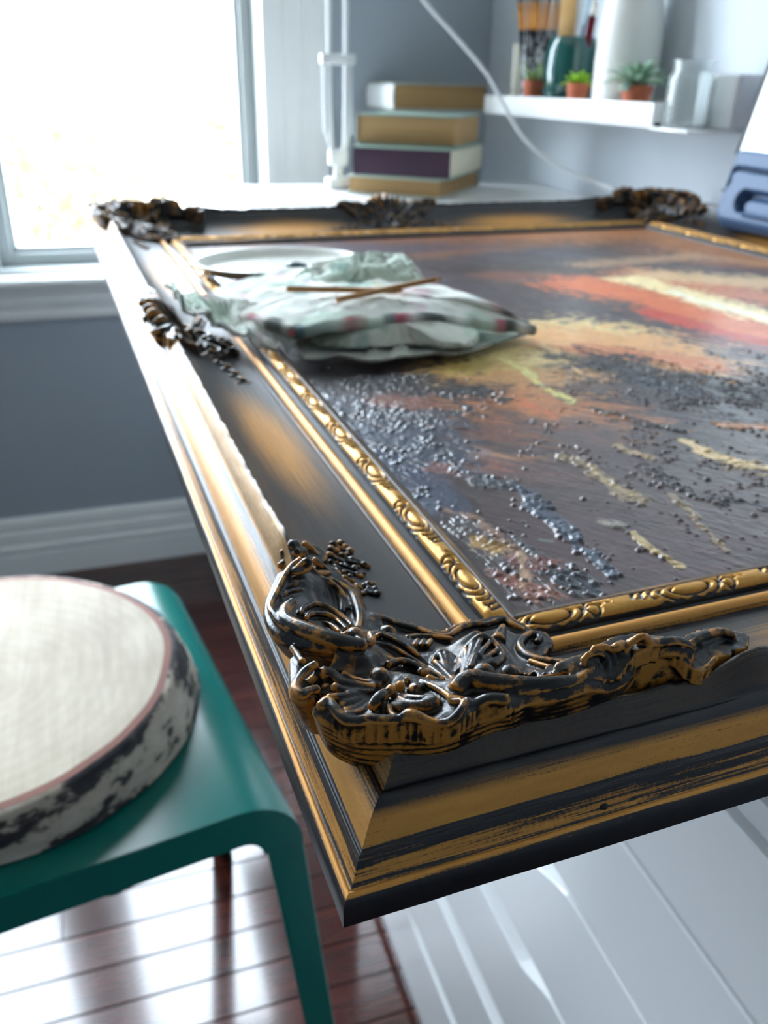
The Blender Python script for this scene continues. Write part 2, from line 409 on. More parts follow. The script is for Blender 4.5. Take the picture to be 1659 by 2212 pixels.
for sx in (-1, 1):
    for sy in (-1, 1):
        V = []; F = []
        zt = SZ - SR; n = 7
        for k in range(n):
            t = k / (n - 1); z = zt * (1 - t); y1 = sy * (SD / 2 + SPL * t); wd = LEGW * (1 - .25 * t); x = sx * (SW / 2 + SPL * t)
            V += [(x, y1, z), (x, y1 - sy * wd, z), (x - sx * th, y1 - sy * wd, z), (x - sx * th, y1 - sy * th, z), (x - sx * wd, y1 - sy * th, z), (x - sx * wd, y1, z)]
        F = gridfaces(n, 6, True).tolist() + [[5, 4, 3, 2, 1, 0], [6 * (n - 1) + i for i in range(6)]]
        o = nmesh('leg', V, F, M_teal, st, False)
        bm = bmesh.new(); bm.from_mesh(o.data); bmesh.ops.recalc_face_normals(bm, faces=bm.faces); bm.to_mesh(o.data); bm.free()
        o.modifiers.new('b', 'BEVEL').width = .001
# front and rear aprons with rounded arch, hugging the bend
def apron(ysign):
    N = 24; pts_o = outer; m = len(pts_o); V = []; W_ = .034; ins = []
    cx = SW / 2 - SR
    pts_o = [(x * .9985, z - .0007) for x, z in pts_o]
    for x, z in pts_o:
        if abs(x) <= cx + 1e-9: ins.append((x, z - W_))
        else:
            dx, dz = abs(x) - cx, z - (SZ - SR); l = math.hypot(dx, dz); k = max(l - W_, .004) / l; ins.append((math.copysign(cx + dx * k, x), SZ - SR + dz * k))
    V, F = sheet(pts_o, ins, ysign * (SD / 2 + .0008) - (0 if ysign < 0 else th), ysign * (SD / 2 + .0008) + (th if ysign < 0 else 0))
    # extend the two ends down into the legs
    o = nmesh('apron', V, F, M_teal, st, True)
    bm = bmesh.new(); bm.from_mesh(o.data); bmesh.ops.recalc_face_normals(bm, faces=bm.faces); bm.to_mesh(o.data); bm.free(); o.data.set_sharp_from_angle(angle=R(40))
apron(-1); apron(1)
V, F = ico((.05, -SD / 2 + .006, SZ - .036), (.011, .006, .0065), 2); nmesh('bolt_head', V, F, M_teal, st)
# ------------------------------------------------------------------ log slice
def wood_top():
    t = NT('sawn_wood'); c = t.coord(); d = t.n('ShaderNodeVectorMath', operation='LENGTH'); 
    w = t.n('ShaderNodeVectorMath', operation='ADD'); t.l(t.vmul(c, (1, 1, 0)), w.inputs[0]); t.l(t.vmul(t.noise(c, 9, 3, out=1), (.02, .02, 0)), w.inputs[1])
    t.l(w.outputs[0], d.inputs[0]); s = t.math('SINE', t.math('MULTIPLY', d.outputs['Value'], 520))
    rings = t.math('MULTIPLY_ADD', s, .035, .5)
    n = t.noise(c, 14, 5); n2 = t.noise(t.vmul(c, (150, 12, 10)), 1, 3)
    f = t.math('ADD', t.math('MULTIPLY', rings, .35), t.math('ADD', t.math('MULTIPLY', n, .5), t.math('MULTIPLY', n2, .25)))
    t.set(Base_Color=t.ramp(f, [(.32, L3(112, 92, 68)), (.5, L3(150, 133, 106)), (.68, L3(176, 162, 138))]), Roughness=.6); t.bump(n2, .15, .001); return t.m
def bark():
    t = NT('birch_bark'); c = t.coord(); n = t.noise(t.vmul(c, (9, 9, 26)), 1.3, 6, .65); n2 = t.noise(c, 60, 4)
    f = t.math('ADD', n, t.math('MULTIPLY_ADD', n2, .25, -.125))
    t.set(Base_Color=t.ramp(f, [(.40, L3(30, 30, 36)), (.49, L3(58, 54, 54)), (.53, L3(176, 164, 148)), (.7, L3(206, 196, 182))]), Roughness=.7); t.bump(f, .6, .004); return t.m
lg = thing('log_slice', 'round birch log slice with bark edge lying on the teal stool', 'log slice', (-0.1280, 0.6620, .49))
LR, LT = .1725, .047
seg = 120; a = np.linspace(0, 2 * math.pi, seg, endpoint=False)
wob = 1 + .018 * (vnoise(np.cos(a) * 2 + 5, np.sin(a) * 2 + 5, 2) - .5) * 2 + .008 * (vnoise(np.cos(a) * 9 + 20, np.sin(a) * 9 + 20, 3) - .5)
def ring(r, z, k=1.0): return np.stack([np.cos(a) * r * (1 + (wob - 1) * k) - .018 * min(1, z / LT), np.sin(a) * r * (1 + (wob - 1) * k), np.full(seg, z)], 1)
rows = [ring(LR - .006, .0006), ring(LR + .0005, .003)] + [ring(LR + .0025 * math.sin(t * math.pi) + .0012 * (rr.random() - .5), .003 + (LT - .006) * t) for t in np.linspace(0, 1, 9)] + [ring(LR - .001, LT - .001), ring(LR - .0045, LT)]
nmesh('bark', np.vstack(rows), gridfaces(len(rows), seg, True), bark(), lg)
rows = [ring(LR - .0044, LT + .0002), ring(LR - .011, LT + .0008)]
nmesh('cambium_ring', np.vstack(rows), gridfaces(2, seg, True)[:, ::-1], plain('inner_bark', L3(126, 72, 54), .7, var=.3, scale=40), lg)
rows = [ring(max((LR - .0108) * (1 - k / 14), 1e-4), LT + .0009 + .0006 * math.sin(k)*.3) for k in range(15)]
nmesh('sawn_face', np.vstack(rows), gridfaces(15, seg, True)[:, ::-1], wood_top(), lg)
# ------------------------------------------------------------------ framed painting (local millimetres, scaled by mm)
mm = 0.001
LX, LY = 775.0, 935.0
fr = thing('framed_painting', 'ornate black and gold frame with an abstract sunset painting lying on the white desk', 'painting', (0.03316, 0.11915, ZD), 0.03840)
PROF = np.array([(0, 0), (0, 6), (.6, 7.6), (1.6, 8.3), (2.4, 8.0), (3.2, 9.2), (4.2, 11.5), (5.0, 13.6), (5.4, 14.3), (6.0, 14.2), (6.6, 15.2), (7.5, 17.2), (8.8, 19.6), (10.5, 21.6), (12.6, 23.4),
  (13.6, 24.2), (14.2, 25.5), (15.2, 29), (16.5, 32.2), (17.6, 34.2), (18.6, 34.9), (19.6, 34.2), (20.6, 32), (21.8, 28.8), (24, 24.5), (28, 19.6), (33, 15.6), (39, 12.2), (46, 9.4), (54, 7.2), (60, 6.0), (64, 5.5),
  (65.5, 5.3), (66.2, 4.4), (66.9, 4.6), (67.4, 6.4), (68.6, 7.8), (70, 8.3), (71.4, 7.8), (72.6, 6.4), (73.1, 4.9), (74.2, 4.6), (76, 4.6), (78, 4.4), (86, 4.4), (86.8, 5.2), (87.5, 6.2), (89, 5.8), (90.5, 5.0), (92, 4.0), (93, 3.2), (93, 0.2)])
def dense(P, n=2):
    out = []
    for p, q in zip(P[:-1], P[1:]): out += [p + (q - p) * k / n for k in range(n)]
    return np.array(out + [P[-1]])
PR = dense(PROF, 2)
def zprof(o): return np.interp(o, PROF[:, 0], PROF[:, 1])
SIDES = {'left': LY, 'front': LX, 'far': LX, 'right': LY}
CENTRE = {'left': 428.0, 'front': 372.0, 'far': 352.0, 'right': 428.0}
def place(side, s, o):
    return {'left': (o, s), 'front': (s, o), 'far': (s, LY - o), 'right': (LX - o, s)}[side]
def dip(side, s):
    L_ = SIDES[side]; c = CENTRE[side]; d = 5.5 if side in ('front', 'far') else 2.5
    w = sstep(95, 170, s) * (1 - sstep(c - 75, c - 35, s)) + sstep(c + 35, c + 75, s) * (1 - sstep(L_ - 170, L_ - 95, s))
    cz = np.maximum(1 - sstep(100, 122, s), sstep(L_ - 122, L_ - 100, s)) + .8 * (1 - sstep(38, 52, np.abs(s - c)))
    return d * w + 6.0 * cz + .5 * (vnoise(s / 7, 0 * s, 4) - .5)
def gildpatch(side, s, o):
    L_ = SIDES[side]; c = CENTRE[side]
    w = np.maximum(np.exp(-(((s - (110 + c - 55) / 2 - 15) / 72) ** 2)), np.exp(-(((s - (L_ - 110 + c + 55) / 2 + 15) / 80) ** 2)))
    return w * np.exp(-(((o - 47) / 15) ** 2))
def gold_nodes(t, gold_a=L3(176, 122, 40), gold_b=L3(122, 72, 20)):
    uv = t.n('ShaderNodeUVMap').outputs[0]
    sx = t.n('ShaderNodeSeparateXYZ'); t.l(uv, sx.inputs[0]); o = t.math('DIVIDE', sx.outputs[1], 93.0)
    st1 = t.noise(t.vmul(uv, (.016, 1.9, 1)), 1.0, 6, .75); st2 = t.noise(t.vmul(uv, (.05, .9, 1)), 1.0, 3); fine = t.noise(t.vmul(uv, (1.1, 1.6, 1)), 1.0, 5, .7)
    stops = [(0, 0), (.5, .1), (.9, .8), (2, .85), (2.6, .3), (3.3, .62), (4.2, .5), (4.8, .2), (6.3, .06), (6.7, .86), (8.8, .84), (10.2, .58), (11.8, .36), (13.3, .18), (14.2, .72), (16.9, .74), (17.8, .5), (19.2, .3), (20.6, .08), (66, .0), (67.5, .55), (68.6, 1.0), (71.2, .95), (72.4, .4), (73, .0), (86.8, .0), (87.6, .36), (90, .36), (92, .2), (93, .05)]
    band = t.ramp(o, [(p / 93.0, v) for p, v in stops])
    nz = t.math('ADD', t.math('MULTIPLY', t.math('SUBTRACT', st1, .5), 2.5), t.math('MULTIPLY', t.math('SUBTRACT', fine, .5), .45))
    m = t.math('MULTIPLY_ADD', t.math('SUBTRACT', t.math('ADD', band, nz), .5), 5.0, .5, clamp=True)
    has = t.math('GREATER_THAN', band, .02); m = t.math('MULTIPLY', t.math('MULTIPLY', m, has), t.math('SUBTRACT', 1.0, t.attr('black_and_shade'), clamp=True))
    g = t.attr('gild'); m2 = t.math('MULTIPLY_ADD', t.math('SUBTRACT', t.math('ADD', g, t.math('MULTIPLY', t.math('SUBTRACT', st1, .5), 1.5)), .52), 1.6, .5, clamp=True)
    m2 = t.math('MULTIPLY', m2, t.math('MULTIPLY', t.math('GREATER_THAN', g, .02), .92))
    return t.math('MAXIMUM', m, m2), st1, st2, fine
def M_gilt_rail():
    t = NT('aged_gilt_moulding'); m, s1, s2, fine = gold_nodes(t)
    gold = t.mix(s2, L3(210, 148, 60), L3(160, 98, 34)); gold = t.mix(t.math('MULTIPLY', fine, .35), gold, L3(232, 190, 118))
    uv_ = t.n('ShaderNodeUVMap').outputs[0]; sx_ = t.n('ShaderNodeSeparateXYZ'); t.l(uv_, sx_.inputs[0]); pale = t.ramp(t.math('DIVIDE', sx_.outputs[1], 93.0), [(0, 0), (13.6 / 93, 0), (14.6 / 93, 1), (19.5 / 93, 1), (20.5 / 93, 0)])
    spk = t.noise(t.vmul(uv_, (.7, 1.1, 1)), 1.0, 4, .8); gold = t.mix(pale, gold, t.mix(spk, L3(104, 70, 30), L3(204, 160, 96)))
    black = t.mix(fine, L3(9, 10, 14), L3(30, 30, 35))
    t.set(Base_Color=t.mix(m, black, gold), Metallic=t.math('MULTIPLY', m, .5), Roughness=t.math('ADD', t.math('MULTIPLY_ADD', m, .06, .38), t.math('MULTIPLY', fine, .12)), Specular_IOR_Level=.55)
    t.bump(t.math('ADD', t.math('MULTIPLY', s1, .8), t.math('ADD', fine, t.math('MULTIPLY', m, .4))), .16, .0006); return t.m
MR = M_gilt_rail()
def rail(side):
    L_ = SIDES[side]; n = int(L_ / 2.6); t = np.linspace(0, 1, n)[:, None]; o = PR[None, :, 0]; s = o + t * (L_ - 2 * o); o = o + 0 * s
    z = PR[None, :, 1] + 0 * s
    wgt = np.exp(-(((o - 18.5) / 4.6) ** 4)); z = z - dip(side, s) * wgt
    z = z + .6 * (vnoise(s / 2.2, o / 1.1, 8) - .5) * sstep(13.5, 16, o) * (1 - sstep(20, 23, o))
    z = z + (.9 * (vnoise(s / 6, o * 0, 12) - .5) - .7 * sstep(.62, .8, vnoise(s / 3.1, o * 0, 17))) * np.exp(-((o - 19) / 1.3) ** 2)
    x, y = place(side, s, o + .25 * (vnoise(s / 9, o * 0 + 3, 6) - .5) * (o < .4))
    V = np.stack([x, y, z], -1).reshape(-1, 3) * mm; F = gridfaces(n, len(PR))
    if side in ('front', 'right'): F = F[:, ::-1] if side == 'front' else F
    if side in ('left', 'far'): pass
    ob = nmesh('rail', V, F, MR, fr, True, uv=np.stack([s, o], -1).reshape(-1, 2), attrs={'gild': gildpatch(side, s, o).ravel(), 'black_and_shade': ((1.0 if side in ('front', 'far') else .25) * sstep(8.8, 10.6, o) * (1 - sstep(13.2, 14.4, o)) * (.75 + .5 * vnoise(s / 40, o, 9)) + (side in ('front', 'far')) * sstep(13, 14, o) * (1 - sstep(17.5, 19, o)) * (1 - sstep(118, 150, s)) * .9).ravel()})  # mask: black band plus painted shadow under the ornament overhang
    # backing so that the rail is a solid bar
    return ob
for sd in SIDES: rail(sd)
# carved inner moulding
MB_ = NT('carved_gilt'); _t = MB_
_d = _t.attr('cut'); _n = _t.noise(_t.coord(), 900, 4); _n2 = _t.noise(_t.coord(), 160, 3)
_m = _t.math('MULTIPLY_ADD', _t.math('SUBTRACT', _t.math('ADD', _d, _t.math('MULTIPLY', _t.math('SUBTRACT', _n2, .5), .35)), .45), 6, .5, clamp=True)
_t.set(Base_Color=_t.mix(_m, L3(14, 12, 12), _t.mix(_n, L3(206, 158, 80), L3(176, 122, 52))), Metallic=_t.math('MULTIPLY', _m, .6), Roughness=.40); _t.bump(_n, .15, .0004)
MB_ = MB_.m
def carved(side):
    L_ = SIDES[side]; fine = side in ('left', 'front'); b = np.linspace(77.4, 87.0, 30 if fine else 16); n = int(L_ / (.5 if fine else 1.1)); t = np.linspace(0, 1, n)[:, None]
    o = b[None]; s = o + t * (L_ - 2 * o); o = o + 0 * s; P = 48.4 if side in ('left', 'right') else 56.0; ph = 112.0 if side in ('left', 'right') else 98.0
    a = (((s - ph) / P + .5) % 1.0 - .5) * 46.0; c = (o - 82.2) / 4.7           # a in mm from the oval centre, c across -1..1
    base = 4.5 + 4.1 * np.sqrt(np.clip(1 - np.abs(c) ** 2.2, 0, 1))
    groove = lambda d, w: np.exp(-(d / w) ** 2)
    e = np.sqrt((a / 6.6) ** 2 + ((c + .05) / .62) ** 2)
    cut = groove(e - 1.0, .13)                                    # ring round the cabochon
    cut = np.maximum(cut, groove(e - 1.55, .13) * (np.abs(a) < 15) * (c > -.9))
    for k, r in enumerate((2.05, 2.5, 2.9)): cut = np.maximum(cut, groove(e - r, .12) * (a < -2) * (c > -.55 + .15 * k))
    for x0, bend, c0 in ((11.5, 1.6, -1.2), (16.5, -2.6, -.1), (19.0, -2.6, .0)): cut = np.maximum(cut, groove((a - x0 - bend * (c ** 2) * 1.4), .55) * (c > c0))
    r2 = np.hypot((a - 13.2) / 2.2, (c + .25) / .5); cut = np.maximum(cut, groove(r2 - 1, .25) * (a > 12.0))
    r3 = np.hypot((a + 18.5) / 3, (c - .35) / .5); cut = np.maximum(cut, groove(r3 - 1, .22) * (a > -18.5))
    lob = .5 + .5 * np.cos(a * 2 * math.pi / 5.0); edge = sstep(.74, .98, -c + .14 * lob * (np.abs(a) < 13)); cut = np.maximum(cut, edge)
    cut = np.maximum(cut, sstep(.9, 1.0, c)); cut = np.clip(cut, 0, 1)
    end = sstep(84, 92, s) * (1 - sstep(L_ - 92, L_ - 84, s))
    pil = np.where(e < 1, .55 * (1 - e ** 2), 0)
    z = base - 1.7 * cut * np.sqrt(np.clip(1 - c ** 2, .05, 1)) + pil + .12 * (vnoise(s / 1.5, o / 1.0, 3) - .5)
    z = np.maximum(z * end + (4.2) * (1 - end), 4.0)
    x, y = place(side, s, o); V = np.stack([x, y, z], -1).reshape(-1, 3) * mm; F = gridfaces(n, len(b)); F = F[:, ::-1] if side == 'front' else F
    nmesh('carved_moulding', V, F, MB_, fr, True, attrs={'cut': (1 - cut).ravel()})
for sd in SIDES: carved(sd)
# ---- cast ornaments
MO = NT('antiqued_plaster_ornament'); _t = MO
_c = _t.coord(); _r = _t.attr('ridge'); _w = _t.attr('wall'); _n = _t.noise(_c, 420, 5, .65); _n2 = _t.noise(_c, 130, 4, .6); _n3 = _t.noise(_c, 1400, 3)
_f = _t.math('ADD', _t.math('MULTIPLY', _r, .95), _t.math('ADD', _t.math('MULTIPLY', _t.math('SUBTRACT', _n2, .5), 2.8), _t.math('ADD', _t.math('MULTIPLY', _t.math('SUBTRACT', _n, .5), 1.5), _t.math('MULTIPLY', _w, .58))))
_m = _t.math('MULTIPLY_ADD', _t.math('SUBTRACT', _f, .27), 2.3, .0, clamp=True)
_g = _t.mix(_n2, _t.mix(_w, L3(206, 146, 64), L3(222, 158, 70)), _t.mix(_w, L3(110, 66, 26), L3(160, 102, 40)))
_t.set(Base_Color=_t.mix(_m, _t.mix(_n, L3(6, 6, 8), L3(20, 17, 16)), _g), Metallic=_t.math('MULTIPLY', _m, .3), Roughness=_t.math('SUBTRACT', _t.math('MULTIPLY_ADD', _n2, .2, .26), _t.math('MULTIPLY', _r, .10)), Specular_IOR_Level=.42)
_t.bump(_t.math('ADD', _n3, _t.math('MULTIPLY', _n, 1.0)), .22, .0004); MO = MO.m
